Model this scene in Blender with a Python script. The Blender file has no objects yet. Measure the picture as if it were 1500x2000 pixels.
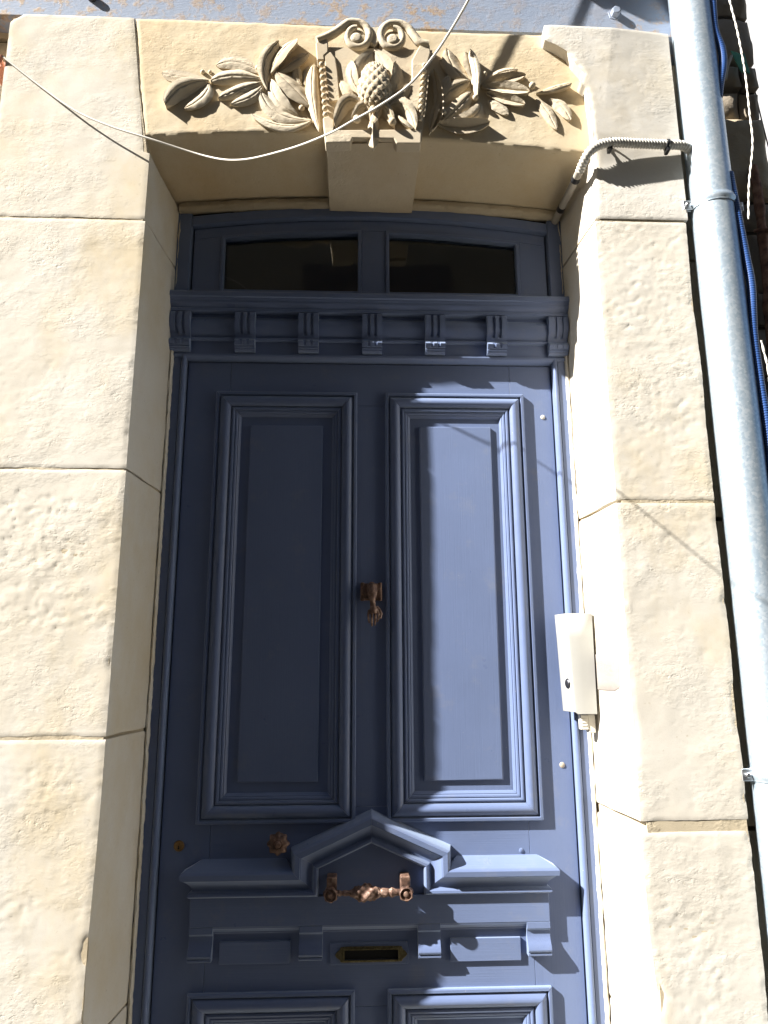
import bpy, bmesh, math, random
from mathutils import Vector, noise
random.seed(7)
SC = bpy.context.scene
COL = SC.collection
rad = math.radians

# ------------------------------------------------------------------ camera
CAM_C = Vector((-0.040024, -1.8352, 1.6))
CR = Vector((0.9992152, -0.0394214, -0.0038612))
CU = Vector((-0.0046443, -0.2134087, 0.9769520))
CF = Vector((0.0393368, 0.9761673, 0.2134243))
FPX = 1390.0
cd = bpy.data.cameras.new('camera'); cam = bpy.data.objects.new('camera', cd); COL.objects.link(cam)
from mathutils import Matrix
m3 = Matrix((CR, CU, -CF)).transposed()
cam.matrix_world = Matrix.Translation(CAM_C) @ m3.to_4x4()
cd.sensor_fit = 'VERTICAL'; cd.sensor_height = 24.0; cd.lens = 24.0 * FPX / 2000.0
cd.clip_start = 0.02; cd.clip_end = 400
SC.camera = cam

# ------------------------------------------------------------------ light
SUN_DIR = Vector((0.731, 0.25, -0.575)).normalized()      # the way the light travels
toward = -SUN_DIR
ELEV = math.asin(toward.z); AZ = math.atan2(toward.x, toward.y)
w = bpy.data.worlds.new('World'); SC.world = w; w.use_nodes = True
nt = w.node_tree; nt.nodes.clear()
sky = nt.nodes.new('ShaderNodeTexSky'); sky.sky_type = 'NISHITA'; sky.sun_disc = False
sky.sun_elevation = ELEV; sky.sun_rotation = AZ
bg = nt.nodes.new('ShaderNodeBackground'); bg.inputs[1].default_value = 0.05
wo = nt.nodes.new('ShaderNodeOutputWorld')
nt.links.new(sky.outputs[0], bg.inputs[0]); nt.links.new(bg.outputs[0], wo.inputs[0])
sd = bpy.data.lights.new('sun', 'SUN'); sd.energy = 5.0; sd.angle = rad(0.53); sd.color = (1.0, 0.972, 0.928)
sun = bpy.data.objects.new('sun', sd); COL.objects.link(sun)
sun.location = (-8, -4, 9)
sun.rotation_euler = SUN_DIR.to_track_quat('-Z', 'Y').to_euler()
vs = SC.view_settings
SC.display_settings.display_device = 'sRGB'
vs.view_transform = 'Standard'; vs.look = 'None'; vs.gamma = 1.0; vs.use_curve_mapping = False
vs.exposure = 1.86

# ------------------------------------------------------------------ helpers
def pt(px, py, y):
    """point of the plane y seen at pixel (px,py) of the survey photograph"""
    d = CF + CR * ((px - 750.0) / FPX) - CU * ((py - 1000.0) / FPX)
    return CAM_C + d * ((y - CAM_C.y) / d.y)

def smooth(a, b, x):
    t = max(0.0, min(1.0, (x - a) / (b - a))); return t * t * (3 - 2 * t)

def fbm(p, o=4):
    return noise.fractal(p, 1.0, 2.0, o)

class MB:
    def __init__(s): s.bm = bmesh.new()
    def v(s, co): return s.bm.verts.new(co)
    def f(s, vs_):
        try: return s.bm.faces.new(vs_)
        except ValueError: return None
    def box(s, x0, x1, y0, y1, z0, z1):
        c = [s.v((x, y, z)) for x in (x0, x1) for y in (y0, y1) for z in (z0, z1)]
        for q in ((0, 1, 3, 2), (4, 6, 7, 5), (0, 4, 5, 1), (2, 3, 7, 6), (0, 2, 6, 4), (1, 5, 7, 3)):
            s.f([c[i] for i in q])
        return c
    def grid(s, rows, close=False):
        R = [[s.v(p) for p in r] for r in rows]
        for a, b in zip(R, R[1:]):
            n = len(a)
            for i in range(n if close else n - 1):
                j = (i + 1) % n
                s.f((a[i], a[j], b[j], b[i]))
        return R
    def prism(s, poly, y0, y1):
        """poly of (x,z) extruded from y0 (front) to y1"""
        a = [s.v((x, y0, z)) for x, z in poly]; b = [s.v((x, y1, z)) for x, z in poly]
        s.f(a); s.f(b[::-1]); n = len(a)
        for i in range(n): s.f((a[i], b[i], b[(i + 1) % n], a[(i + 1) % n]))
    def tube(s, pts, r, n=10, cap=True):
        pts = [Vector(p) for p in pts]
        rs = r if isinstance(r, (list, tuple)) else [r] * len(pts)
        rings = []; up = None
        for i, p in enumerate(pts):
            t = (pts[min(i + 1, len(pts) - 1)] - pts[max(i - 1, 0)]).normalized()
            if up is None:
                up = t.orthogonal().normalized()
            else:
                up = (up - t * up.dot(t)).normalized()
            sd_ = t.cross(up)
            rings.append([p + (up * math.cos(a) + sd_ * math.sin(a)) * rs[i] for a in (2 * math.pi * k / n for k in range(n))])
        R = s.grid(rings, True)
        if cap: s.f(R[0][::-1]); s.f(R[-1])
    def lathe(s, c, axis, prof, n=24, ripple=None):
        """prof: (distance along axis, radius)"""
        axis = Vector(axis).normalized(); u = axis.orthogonal().normalized(); v = axis.cross(u); c = Vector(c)
        rows = []
        for k, (d, r) in enumerate(prof):
            row = []
            for i in range(n):
                a = 2 * math.pi * i / n
                rr = r * (1 + (ripple(k, a) if ripple else 0))
                row.append(c + axis * d + (u * math.cos(a) + v * math.sin(a)) * max(rr, 1e-5))
            rows.append(row)
        R = s.grid(rows, True)
        s.f(R[0][::-1]); s.f(R[-1])
    def sphere(s, c, r, n=10, sc=(1, 1, 1)):
        c = Vector(c); rows = []
        for i in range(1, n):
            th = math.pi * i / n
            rows.append([c + Vector((r * sc[0] * math.sin(th) * math.cos(a), r * sc[1] * math.sin(th) * math.sin(a), r * sc[2] * math.cos(th)))
                         for a in (2 * math.pi * k / (2 * n) for k in range(2 * n))])
        R = s.grid(rows, True); s.f(R[0][::-1]); s.f(R[-1])
    def build(s, name, mat, parent=None, ang=35, bevel=0, recalc=True, seg=2):
        bm = s.bm
        bmesh.ops.remove_doubles(bm, verts=bm.verts, dist=1e-6)
        if recalc: bmesh.ops.recalc_face_normals(bm, faces=bm.faces)
        me = bpy.data.meshes.new(name); 
        if ang:
            lim = rad(ang)
            for f in bm.faces: f.smooth = True
            for e in bm.edges:
                e.smooth = not (len(e.link_faces) == 2 and e.calc_face_angle(0) > lim)
        bm.to_mesh(me); bm.free()
        me.materials.append(mat)
        o = bpy.data.objects.new(name, me); COL.objects.link(o)
        if parent is not None:
            o.parent = parent
            root = parent; off = Vector((0, 0, 0))
            while root: off += root.location; root = root.parent
            o.location = -off
        if bevel:
            md = o.modifiers.new('bevel', 'BEVEL'); md.width = bevel; md.segments = seg; md.limit_method = 'ANGLE'; md.angle_limit = rad(40)
            md.harden_normals = True
        return o

def thing(name, label, cat, loc, group=None):
    o = bpy.data.objects.new(name, None); COL.objects.link(o); o.location = loc
    o.empty_display_size = 0.05
    o['label'] = label; o['category'] = cat
    if group: o['group'] = group
    return o
def tag(o, label, cat, group=None):
    o['label'] = label; o['category'] = cat
    if group: o['group'] = group
    return o

# ------------------------------------------------------------------ materials
def mat(name, base, rough=0.6, metal=0.0, spec=0.5):
    m = bpy.data.materials.new(name); m.use_nodes = True
    b = m.node_tree.nodes['Principled BSDF']
    b.inputs['Base Color'].default_value = (*base, 1); b.inputs['Roughness'].default_value = rough
    b.inputs['Metallic'].default_value = metal; b.inputs['Specular IOR Level'].default_value = spec
    return m, m.node_tree, b
def N(t, typ, **kw):
    n = t.nodes.new(typ)
    for k, v in kw.items(): setattr(n, k, v)
    return n
def coords(t, scale=(1, 1, 1)):
    g = N(t, 'ShaderNodeNewGeometry'); mp = N(t, 'ShaderNodeMapping')
    mp.inputs['Scale'].default_value = scale
    t.links.new(g.outputs['Position'], mp.inputs['Vector']); return mp.outputs[0]
def tnoise(t, vec, scale, detail=4, rough=0.55):
    n = N(t, 'ShaderNodeTexNoise'); n.inputs['Scale'].default_value = scale
    n.inputs['Detail'].default_value = detail; n.inputs['Roughness'].default_value = rough
    t.links.new(vec, n.inputs['Vector']); return n.outputs['Fac']
def ramp(t, fac, stops):
    r = N(t, 'ShaderNodeValToRGB'); e = r.color_ramp.elements
    while len(e) < len(stops): e.new(0.5)
    for el, (p, c) in zip(e, stops):
        el.position = p; el.color = (*c, 1) if len(c) == 3 else c
    t.links.new(fac, r.inputs[0]); return r.outputs[0]
def mix(t, a, b, fac, mode='MIX'):
    n = N(t, 'ShaderNodeMix', data_type='RGBA', blend_type=mode)
    for sock, val in ((n.inputs[0], fac), (n.inputs[6], a), (n.inputs[7], b)):
        if isinstance(val, (int, float)): sock.default_value = val
        elif isinstance(val, tuple): sock.default_value = (*val, 1)
        else: t.links.new(val, sock)
    return n.outputs[2]
def mul(t, a, b):
    n = N(t, 'ShaderNodeMath', operation='MULTIPLY')
    for i, v in enumerate((a, b)):
        if isinstance(v, (int, float)): n.inputs[i].default_value = v
        else: t.links.new(v, n.inputs[i])
    return n.outputs[0]
def add(t, a, b):
    n = N(t, 'ShaderNodeMath', operation='ADD')
    for i, v in enumerate((a, b)):
        if isinstance(v, (int, float)): n.inputs[i].default_value = v
        else: t.links.new(v, n.inputs[i])
    return n.outputs[0]
def bump(t, b, h, strength, dist, prev=None):
    n = N(t, 'ShaderNodeBump'); n.inputs['Strength'].default_value = strength; n.inputs['Distance'].default_value = dist
    t.links.new(h, n.inputs['Height'])
    if prev is not None: t.links.new(prev, n.inputs['Normal'])
    t.links.new(n.outputs[0], b.inputs['Normal']); return n.outputs[0]

def stone_mat(name, pale, mid, ochre, grey, bstr=0.5, yel=0.5):
    m, t, b = mat(name, mid, 0.85, 0, 0.25)
    v = coords(t)
    c = mix(t, mid, pale, ramp(t, tnoise(t, v, 5.5, 6, 0.6), [(0.35, (0, 0, 0)), (0.65, (1, 1, 1))]))
    c = mix(t, c, ochre, mul(t, ramp(t, tnoise(t, coords(t, (1.0, 1.0, 0.7)), 3.1, 7, 0.66), [(0.50, (0, 0, 0)), (0.70, (1, 1, 1))]), yel))
    c = mix(t, c, grey, mul(t, ramp(t, tnoise(t, coords(t, (1.7, 1.7, 0.9)), 8.0, 6, 0.65), [(0.55, (0, 0, 0)), (0.75, (1, 1, 1))]), 0.35))
    # small dark pits and specks
    c = mix(t, c, tuple(x * 0.62 for x in ochre), mul(t, ramp(t, tnoise(t, v, 95, 3, 0.6), [(0.66, (0, 0, 0)), (0.76, (1, 1, 1))]), 0.55))
    c = mix(t, c, tuple(x * 0.7 for x in mid), mul(t, ramp(t, tnoise(t, v, 260, 3, 0.7), [(0.5, (0, 0, 0)), (0.8, (1, 1, 1))]), 0.35))
    oi = N(t, 'ShaderNodeObjectInfo')
    c = mix(t, c, mix(t, pale, ochre, oi.outputs['Random']), 0.22)
    t.links.new(c, b.inputs['Base Color'])
    worn = ramp(t, tnoise(t, coords(t, (1, 1, 1.6)), 4.2, 5, 0.6), [(0.46, (.06,) * 3), (0.66, (1,) * 3)])
    n1 = bump(t, b, tnoise(t, v, 420, 4, 0.7), bstr * 0.6, 0.0006)
    n2 = bump(t, b, mul(t, worn, tnoise(t, coords(t, (1, 1, 1.5)), 85, 6, 0.66)), bstr * 0.9, 0.0030, n1)
    bump(t, b, mul(t, worn, ramp(t, tnoise(t, coords(t, (1, 1, 1.4)), 46, 4, 0.7), [(0.56, (1,) * 3), (0.66, (0,) * 3)])), bstr * 0.7, 0.0020, n2)
    return m
M = {}
M['jamb'] = stone_mat('pale limestone', (.63, .60, .54), (.60, .555, .475), (.55, .455, .30), (.50, .46, .40), 0.42, 0.9)
M['lintel'] = stone_mat('warm limestone', (.60, .515, .37), (.57, .46, .295), (.52, .375, .20), (.45, .375, .265), 0.38, 0.75)
M['carve'] = stone_mat('carved limestone', (.58, .51, .39), (.54, .45, .32), (.46, .355, .22), (.40, .345, .265), 0.75, 0.6)
M['mortar'] = stone_mat('sandy mortar', (.54, .47, .35), (.48, .40, .275), (.30, .22, .12), (.26, .22, .16), 1.0, 0.5)
M['patch'] = stone_mat('grey repair mortar', (.27, .25, .235), (.24, .215, .195), (.25, .18, .12), (.21, .19, .175), 0.5, 0.35)
M['recess'] = stone_mat('dull ochre stone', (.52, .44, .32), (.46, .38, .27), (.24, .18, .10), (.17, .14, .10), 0.9, 0.6)
M['rubble'] = stone_mat('dark weathered rubble', (.34, .29, .23), (.25, .21, .165), (.30, .235, .15), (.11, .095, .08), 1.2, 0.6)
M['rubble_mortar'] = stone_mat('dark earthy mortar', (.10, .085, .07), (.075, .063, .05), (.09, .065, .04), (.04, .035, .03), 1.2, 0.6)

def paint_mat(name, base, grain):
    m, t, b = mat(name, base, 0.42, 0, 0.3)
    v = coords(t)
    g = tnoise(t, coords(t, grain), 1.0, 5, 0.6)
    c = mix(t, tuple(x * 0.86 for x in base), tuple(min(1, x * 1.12) for x in base), tnoise(t, v, 6, 5, 0.6))
    dust = ramp(t, tnoise(t, v, 14, 7, 0.7), [(0.56, (0, 0, 0)), (0.78, (1, 1, 1))])
    c = mix(t, c, (.24, .23, .22), mul(t, dust, 0.30))
    chips = ramp(t, tnoise(t, v, 130, 2, 0.5), [(0.775, (0, 0, 0)), (0.79, (1, 1, 1))])
    c = mix(t, c, (.36, .35, .34), mul(t, chips, 0.6))
    t.links.new(c, b.inputs['Base Color'])
    r = ramp(t, tnoise(t, v, 22, 5, 0.6), [(0.3, (.27,) * 3), (0.7, (.42,) * 3)])
    t.links.new(r, b.inputs['Roughness'])
    b.inputs['Sheen Weight'].default_value = 0.45; b.inputs['Sheen Roughness'].default_value = 0.6; b.inputs['Sheen Tint'].default_value = (.72, .86, 1, 1)
    n1 = bump(t, b, g, 0.38, 0.0011)
    bump(t, b, tnoise(t, v, 60, 3, 0.5), 0.12, 0.0012, n1)
    return m
NAVY = (.104, .139, .258)
M['paint_v'] = paint_mat('navy paint, upright grain', NAVY, (330, 330, 5))
M['paint_h'] = paint_mat('navy paint, level grain', NAVY, (5, 330, 330))
M['paint'] = paint_mat('navy paint', NAVY, (60, 60, 60))

def galva():
    m, t, b = mat('galvanised steel', (.62, .66, .70), 0.34, 0.6, 0.5)
    v = coords(t)
    vo = N(t, 'ShaderNodeTexVoronoi'); vo.inputs['Scale'].default_value = 170; t.links.new(v, vo.inputs['Vector'])
    sp = N(t, 'ShaderNodeSeparateColor'); t.links.new(vo.outputs['Color'], sp.inputs[0])
    c = ramp(t, sp.outputs[0], [(0, (.38, .47, .55)), (0.5, (.45, .53, .60)), (1, (.56, .62, .67))])
    c = mix(t, c, (.50, .54, .56), mul(t, ramp(t, tnoise(t, coords(t, (1, 1, .25)), 12, 6, 0.65), [(0.45, (0, 0, 0)), (0.75, (1, 1, 1))]), 0.5))
    t.links.new(c, b.inputs['Base Color'])
    c = mix(t, c, (.36, .40, .43), mul(t, ramp(t, tnoise(t, coords(t, (1, 1, .12)), 34, 5, 0.65), [(0.52, (0, 0, 0)), (0.75, (1, 1, 1))]), 0.45))
    t.links.new(c, b.inputs['Base Color'])
    r = ramp(t, tnoise(t, v, 140, 4, 0.6), [(0.3, (.34,) * 3), (0.75, (.44,) * 3)])
    t.links.new(r, b.inputs['Roughness'])
    bump(t, b, tnoise(t, v, 9, 3, 0.5), 0.05, 0.004)
    return m
M['galva'] = galva()
M['zinc'] = mat('bright zinc', (.74, .76, .78), 0.3, 1.0)[0]

def rust_mat(name, a, bcol, c_, metal=0.35, rough=0.6, sc=90):
    m, t, b = mat(name, a, rough, metal, 0.4)
    v = coords(t)
    c = ramp(t, tnoise(t, v, sc, 6, 0.65), [(0.32, a), (0.5, bcol), (0.68, c_)])
    t.links.new(c, b.inputs['Base Color'])
    bump(t, b, tnoise(t, v, 320, 4, 0.6), 0.35, 0.0006)
    return m
M['bronze'] = rust_mat('rusted cast iron', (.035, .022, .018), (.15, .085, .06), (.38, .26, .20), 0.2, 0.55, 45)
M['rust'] = rust_mat('flaking rust', (.11, .065, .05), (.30, .155, .10), (.48, .28, .19), 0.1, 0.85, 40)
M['brass'] = rust_mat('tarnished brass', (.10, .085, .045), (.16, .135, .07), (.24, .21, .12), 0.7, 0.42, 120)
M['lockbrass'] = rust_mat('lock brass', (.20, .12, .05), (.29, .18, .075), (.36, .23, .11), 0.7, 0.4, 120)

def beam_mat():
    m, t, b = mat('flaking grey-blue steel paint', (.27, .31, .40), 0.6, 0, 0.4)
    v = coords(t)
    c = mix(t, (.20, .25, .345), (.28, .315, .385), tnoise(t, coords(t, (.4, 1, 1)), 18, 6, 0.6))
    mask = ramp(t, tnoise(t, coords(t, (1, 1, 1.0)), 26, 7, 0.7), [(0.485, (0, 0, 0)), (0.60, (1, 1, 1))])
    big = ramp(t, tnoise(t, v, 2.1, 3, 0.5), [(0.32, (0.15, 0.15, 0.15)), (0.5, (1, 1, 1))])
    c = mix(t, c, ramp(t, tnoise(t, v, 120, 4, 0.6), [(0.35, (.30, .17, .07)), (0.65, (.42, .33, .22))]), mul(t, mul(t, mask, big), 0.85))
    t.links.new(c, b.inputs['Base Color'])
    n1 = bump(t, b, tnoise(t, coords(t, (.35, 1, 1)), 150, 5, 0.65), 0.5, 0.0018)
    bump(t, b, mask, 0.3, 0.0008, n1)
    return m
M['beam'] = beam_mat()

def plastic(name, base, rough=0.45, var=0.12):
    m, t, b = mat(name, base, rough, 0, 0.45)
    v = coords(t)
    c = mix(t, tuple(x * (1 - var) for x in base), base, tnoise(t, v, 30, 5, 0.65))
    t.links.new(c, b.inputs['Base Color'])
    bump(t, b, tnoise(t, v, 200, 3, 0.6), 0.12, 0.0006)
    return m
M['white_metal'] = plastic('cream enamelled metal', (.38, .375, .35), 0.4, .1)
M['white_plastic'] = plastic('off-white plastic', (.60, .57, .50), 0.5, .15)
M['grey_tube'] = plastic('dusty grey-beige tube', (.40, .36, .30), 0.6, .25)
M['black'] = plastic('black plastic', (.018, .018, .02), 0.45)
M['dark_metal'] = mat('dark screw metal', (.10, .10, .11), 0.3, 0.9)[0]
M['blue'] = plastic('blue conduit plastic', (.035, .09, .27), 0.42, .25)
M['grey_pvc'] = plastic('grey plastic', (.20, .22, .27), 0.5, .15)
M['green'] = plastic('green plastic', (.12, .42, .28), 0.45, .2)
M['cord'] = plastic('white cord', (.66, .62, .54), 0.7, .2)
M['pink'] = plastic('salmon plastic', (.60, .26, .17), 0.5, .2)
M['olive'] = plastic('grey-green cable sheath', (.24, .25, .19), 0.5, .2)
M['tan'] = plastic('tan putty', (.48, .41, .32), 0.7, .2)
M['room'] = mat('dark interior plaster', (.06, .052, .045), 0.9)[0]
M['slot'] = mat('black slot shade', (.006, .006, .007), 0.95)[0]  # near-black colour paints the darkness inside the letter slot and keyhole
def glass_mat():
    m, t, b = mat('window glass', (.9, .93, .92), 0.02, 0, 0.5)
    b.inputs['Transmission Weight'].default_value = 1.0; b.inputs['IOR'].default_value = 1.5
    bump(t, b, tnoise(t, coords(t), 5, 2, 0.5), 0.05, 0.004)
    return m
M['glass'] = glass_mat()
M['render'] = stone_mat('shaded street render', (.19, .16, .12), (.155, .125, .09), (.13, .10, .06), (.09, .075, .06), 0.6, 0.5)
M['shutter'] = plastic('brown shutter paint', (.07, .05, .04), 0.6)
M['sky_white'] = plastic('sky white', (.80, .79, .78), 0.8, .04)  # bright white stands for the sky past the rubble corner
M['asphalt'] = stone_mat('asphalt', (.065, .063, .06), (.05, .049, .047), (.06, .055, .05), (.04, .04, .04), 1.0, 0.3)
M['slab'] = stone_mat('pavement slab', (.115, .105, .088), (.10, .09, .072), (.09, .078, .06), (.085, .075, .062), 0.8, 0.4)

def structure(o, kind='structure'):
    o['kind'] = kind; return o

# ------------------------------------------------------------------ ground and street
g = MB(); g.grid([[(x, y, -0.12) for x in (-60, 0, 60)] for y in (-60, 0, 60)]); structure(g.build('ground', M['asphalt'], ang=0))
g = MB(); g.box(-12, 12, -1.3, 0.10, -0.119, 0.0); structure(g.build('pavement', M['slab'], ang=0, bevel=0.01))
g = MB(); g.box(-12, 12, -5.7, -4.7, -0.119, 0.0); structure(g.build('far_pavement', M['slab'], ang=0, bevel=0.01))

# ------------------------------------------------------------------ limestone door surround
SUR = thing('door_surround', 'pale limestone door surround of big blocks with a carved lintel and keystone', 'wall', (0, -0.1, 0))
YF = -0.25

ROUGH = [  # x, z, rx, rz, strength : where the face has scaled off
    (-.80, 1.90, .22, .11, 1.0), (-.70, 1.73, .17, .07, .9), (-.92, 1.80, .10, .16, .8), (-.90, 1.42, .12, .06, .7), (-.66, 1.35, .10, .08, .6),
    (-.90, .97, .16, .10, 1.0), (-.72, 1.13, .05, .05, .9), (-.94, 2.55, .05, .12, .7), (-.8, 2.3, .12, .1, .35),
    (.68, 2.52, .14, .22, .9), (.72, 2.28, .13, .12, .9), (.65, 2.12, .1, .12, .6), (.70, 1.90, .12, .08, .6), (.72, 3.05, .08, .2, .3),
    (.66, 1.02, .10, .13, .9), (.74, 1.15, .07, .1, .5), (.72, 1.4, .08, .07, .35)]
def rough_at(x, z):
    r = 0.16 + 0.25 * smooth(0.1, 0.6, noise.noise(Vector((x * 4 + 3, 1.3, z * 4))))
    for cx, cz, rx, rz, s in ROUGH:
        d = math.hypot((x - cx) / rx, (z - cz) / rz) + 0.45 * noise.noise(Vector((x * 14, 7, z * 14)))
        r = max(r, s * (1 - smooth(0.65, 1.25, d)))
    return r
def relief(x, y, z, amp=1.0):
    p = Vector((x, y, z))
    d = 0.0012 * noise.noise(p * 7) + 0.0005 * noise.noise(p * 23)
    r = rough_at(x, z) * amp
    d += r * 0.0007 * fbm(Vector((x * 38, y * 38, z * 62)), 6)
    d -= r * 0.0011 * smooth(0.30, 0.62, fbm(Vector((x * 62, y * 62 + 9, z * 95)), 4))
    return d

def stone_block(name, xl, xr, z0, z1, yl, yr, lret, rret, material, step=0.006, chip=(1, 1), parent=SUR, amp=1.0):
    """upright block: plan runs left return -> left arris -> front -> right arris -> right return"""
    nz = max(6, int((z1 - z0) / step))
    zs = [z0 + (z1 - z0) * i / nz for i in range(nz + 1)]
    mid = 0.5 * (z0 + z1)
    w_ = xr(mid) - xl(mid); nx = max(6, int(w_ / step))
    rows = []
    for z in zs:
        a = Vector((xl(z), yl)); b = Vector((xr(z), yr)); L = Vector(lret(z)); R = Vector(rret(z))
        path = []
        nl = 14
        for i in range(nl): path.append((L.lerp(a, 1 - (1 - i / nl) ** 1.0), 'l'))
        for i in range(nx + 1): path.append((a.lerp(b, i / nx), 'f'))
        for i in range(1, nl + 1): path.append((b.lerp(R, i / nl), 'r'))
        edge = min(z - z0, z1 - z)
        pull = 0.0009 * (1 - smooth(0, 0.005, edge)) * (1 + 0.8 * noise.noise(Vector((z0 * 9, 3, 0))))
        row = []
        na = Vector(((a - L).y, -(a - L).x)).normalized(); nf = Vector(((b - a).y, -(b - a).x)).normalized(); nr = Vector(((R - b).y, -(R - b).x)).normalized()
        if nf.y > 0: nf = -nf
        if na.x > 0: na = -na
        if nr.x < 0: nr = -nr
        for p, k in path:
            da = (p - a).length; db = (p - b).length
            n_ = {'l': na, 'f': nf, 'r': nr}[k]
            d = relief(p.x, p.y, z, amp if k == 'f' else 0.35)
            d -= pull * (1 + 1.5 * max(0, noise.noise(Vector((p.x * 30, p.y * 30, z0 * 3 + (0 if z < mid else 5))))))
            q = p + n_ * d
            for dist, corner, cn, ch in ((da, a, (na + nf).normalized(), chip[0]), (db, b, (nr + nf).normalized(), chip[1])):
                if ch and dist < 0.05:
                    ero = 0.0010 + ch * 0.0052 * max(0, fbm(Vector((corner.x * 3, z * 9, 2.2)), 5) - 0.05) * (.35 + smooth(1.9, 1.0, z)) + ch * 0.0012 * max(0, noise.noise(Vector((corner.x, z * 60, 8))))
                    q -= cn * ero * math.exp(-(dist / (0.004 + 1.6 * ero)) ** 2)
            wz = (1 - smooth(0, .012, edge)) * (.0016 * noise.noise(Vector((q.x * 13, q.y * 13, z0 * 7 + (0 if z < mid else 3)))) + .0008 * noise.noise(Vector((q.x * 70, q.y * 70, z0 * 7 + (0 if z < mid else 3)))))
            row.append((q.x, q.y, z + wz))
        rows.append(row)
    mb = MB(); R_ = mb.grid(rows)
    mb.f(R_[0]); mb.f(R_[-1][::-1])
    return mb.build(name, material, parent, ang=60, recalc=False)

XI = 0.563; XB = 0.541
lb = lambda z: (-.957, -.06); lr = lambda z: (-XB, 0.0)
LZ = [(.10, .43), (.436, .866), (.872, 1.454), (1.461, 2.0415), (2.0465, 2.681)]
for z0, z1 in LZ:
    sl = .012 * (z1 > 1.3)
    stone_block('stone_block', lambda z: -.957, lambda z: -XI - (.006 * smooth(1.4, .9, z)), z0, z1, YF, YF, lb, lr, M['jamb'], 0.0075 if z1 < .8 else 0.005, (1, 1.3), amp=1.1)
def tl_r(z):   # slanted joint with the lintel above the springing
    if z < 2.872: return -XI - 0.002
    return -.580 - (.633 - .580) * (z - 2.872) / (3.283 - 2.872)
stone_block('stone_block', lambda z: -.952 + 0.03 * smooth(3.255, 3.283, z), tl_r, 2.686, 3.283, YF, YF, lb,
            lambda z: (-XB, 0.0) if z < 2.87 else (tl_r(z) + .002, -.12), M['jamb'], 0.005, (1, .5), amp=0.5)
rb = lambda z: (.800, -.06)
RZ = [(.10, .50), (.507, .86), (.867, 1.258), (1.281, 1.971), (1.979, 2.706)]
for z0, z1 in RZ:
    stone_block('stone_block', lambda z: XI + (.012 * smooth(1.15, .8, z)), lambda z: .797 - .006 * noise.noise(Vector((1, z * 5, 2))), z0, z1, YF, YF,
                lambda z: (XB, 0.0), rb, M['jamb'], 0.0075 if z1 < .8 else 0.005, (1, 1.4), amp=1.0)
# mortar beds behind the joints
mb = MB(); mb.prism([(-.951, .09), (-.568, .09), (-.570, 2.86), (-.64, 3.27), (-.945, 3.27)], YF + .0016, -.05); mb.grid([[(-.5755, -.235, z), (-.5445, .0, z), (-.56, .02, z), (-.60, -.235, z)] for z in (.09, 2.86)], True)
mb.build('mortar', M['mortar'], SUR, ang=0)
mb = MB(); mb.prism([(.578, .09), (.792, .09), (.795, 3.26), (.62, 3.26), (.59, 2.95), (.576, 2.80)], YF + .0016, -.05); mb.grid([[(.5785, -.235, z), (.5445, .0, z), (.56, .02, z), (.60, -.235, z)] for z in (.09, 2.80)], True)
mb.build('mortar', M['mortar'], SUR, ang=0)
# right hand top block with its roughed-out boss
OUT = [(3.283, .459), (3.238, .455), (3.222, .487), (3.203, .516), (3.17, .533), (3.136, .556), (3.104, .545), (3.088, .561), (3.01, .567), (2.918, .570), (2.84, .572), (2.713, .565)]
def xl_top(z):
    for (za, xa), (zb, xb) in zip(OUT, OUT[1:]):
        if zb <= z <= za: return xb + (xa - xb) * (z - zb) / (za - zb)
    return OUT[0][1] if z > 3.28 else OUT[-1][1]
CREASE = [(3.283, .643), (2.918, .592), (2.84, .576), (2.713, .565)]
def xc(z):
    for (za, xa), (zb, xb) in zip(CREASE, CREASE[1:]):
        if zb <= z <= za: return xb + (xa - xb) * (z - zb) / (za - zb)
    return CREASE[0][1] if z > 3.28 else CREASE[-1][1]
rows = []
nz = 120
for i in range(nz + 1):
    z = 2.713 + (3.283 - 2.713) * i / nz
    a, c, b_ = xl_top(z), xc(z), .803
    yo = -.268; yc = -.266
    if z < 2.96:
        k = smooth(2.96, 2.86, z); yo = yo + k * .018; yc = yc + k * .014
    back = (XB, 0.0) if z < 2.893 else (a + .006, -.15)
    row = []
    for j in range(16): t = j / 16; row.append([back[0] + (a - back[0]) * t, back[1] + (yo - back[1]) * t])
    for j in range(26): t = j / 26; row.append([a + (c - a) * t, yo + (yc - yo) * t])
    for j in range(44): t = j / 43; row.append([c + (b_ - c) * t, yc + (-.252 - yc) * t])
    for j in range(1, 6): t = j / 5; row.append([b_, -.252 + .19 * t])
    out = []
    for x, y in row:
        d = relief(x, y, z, .6)
        ed = min(z - 2.713, 3.283 - z); pull = .0012 * (1 - smooth(0, .005, ed))
        if abs(x - a) < .02 and y < -.2: pull += .002 * math.exp(-((x - a) / .006) ** 2) + .004 * max(0, noise.noise(Vector((z * 60, x * 20, 1)))) * math.exp(-((x - a) / .01) ** 2)
        if y < -.2: out.append((x, y - d + pull, z))
        else: out.append((x - d, y, z))
    rows.append(out)
mb = MB(); R_ = mb.grid(rows); mb.f(R_[0]); mb.f(R_[-1][::-1])
mb.build('stone_block', M['jamb'], SUR, ang=60, recalc=False)

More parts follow.
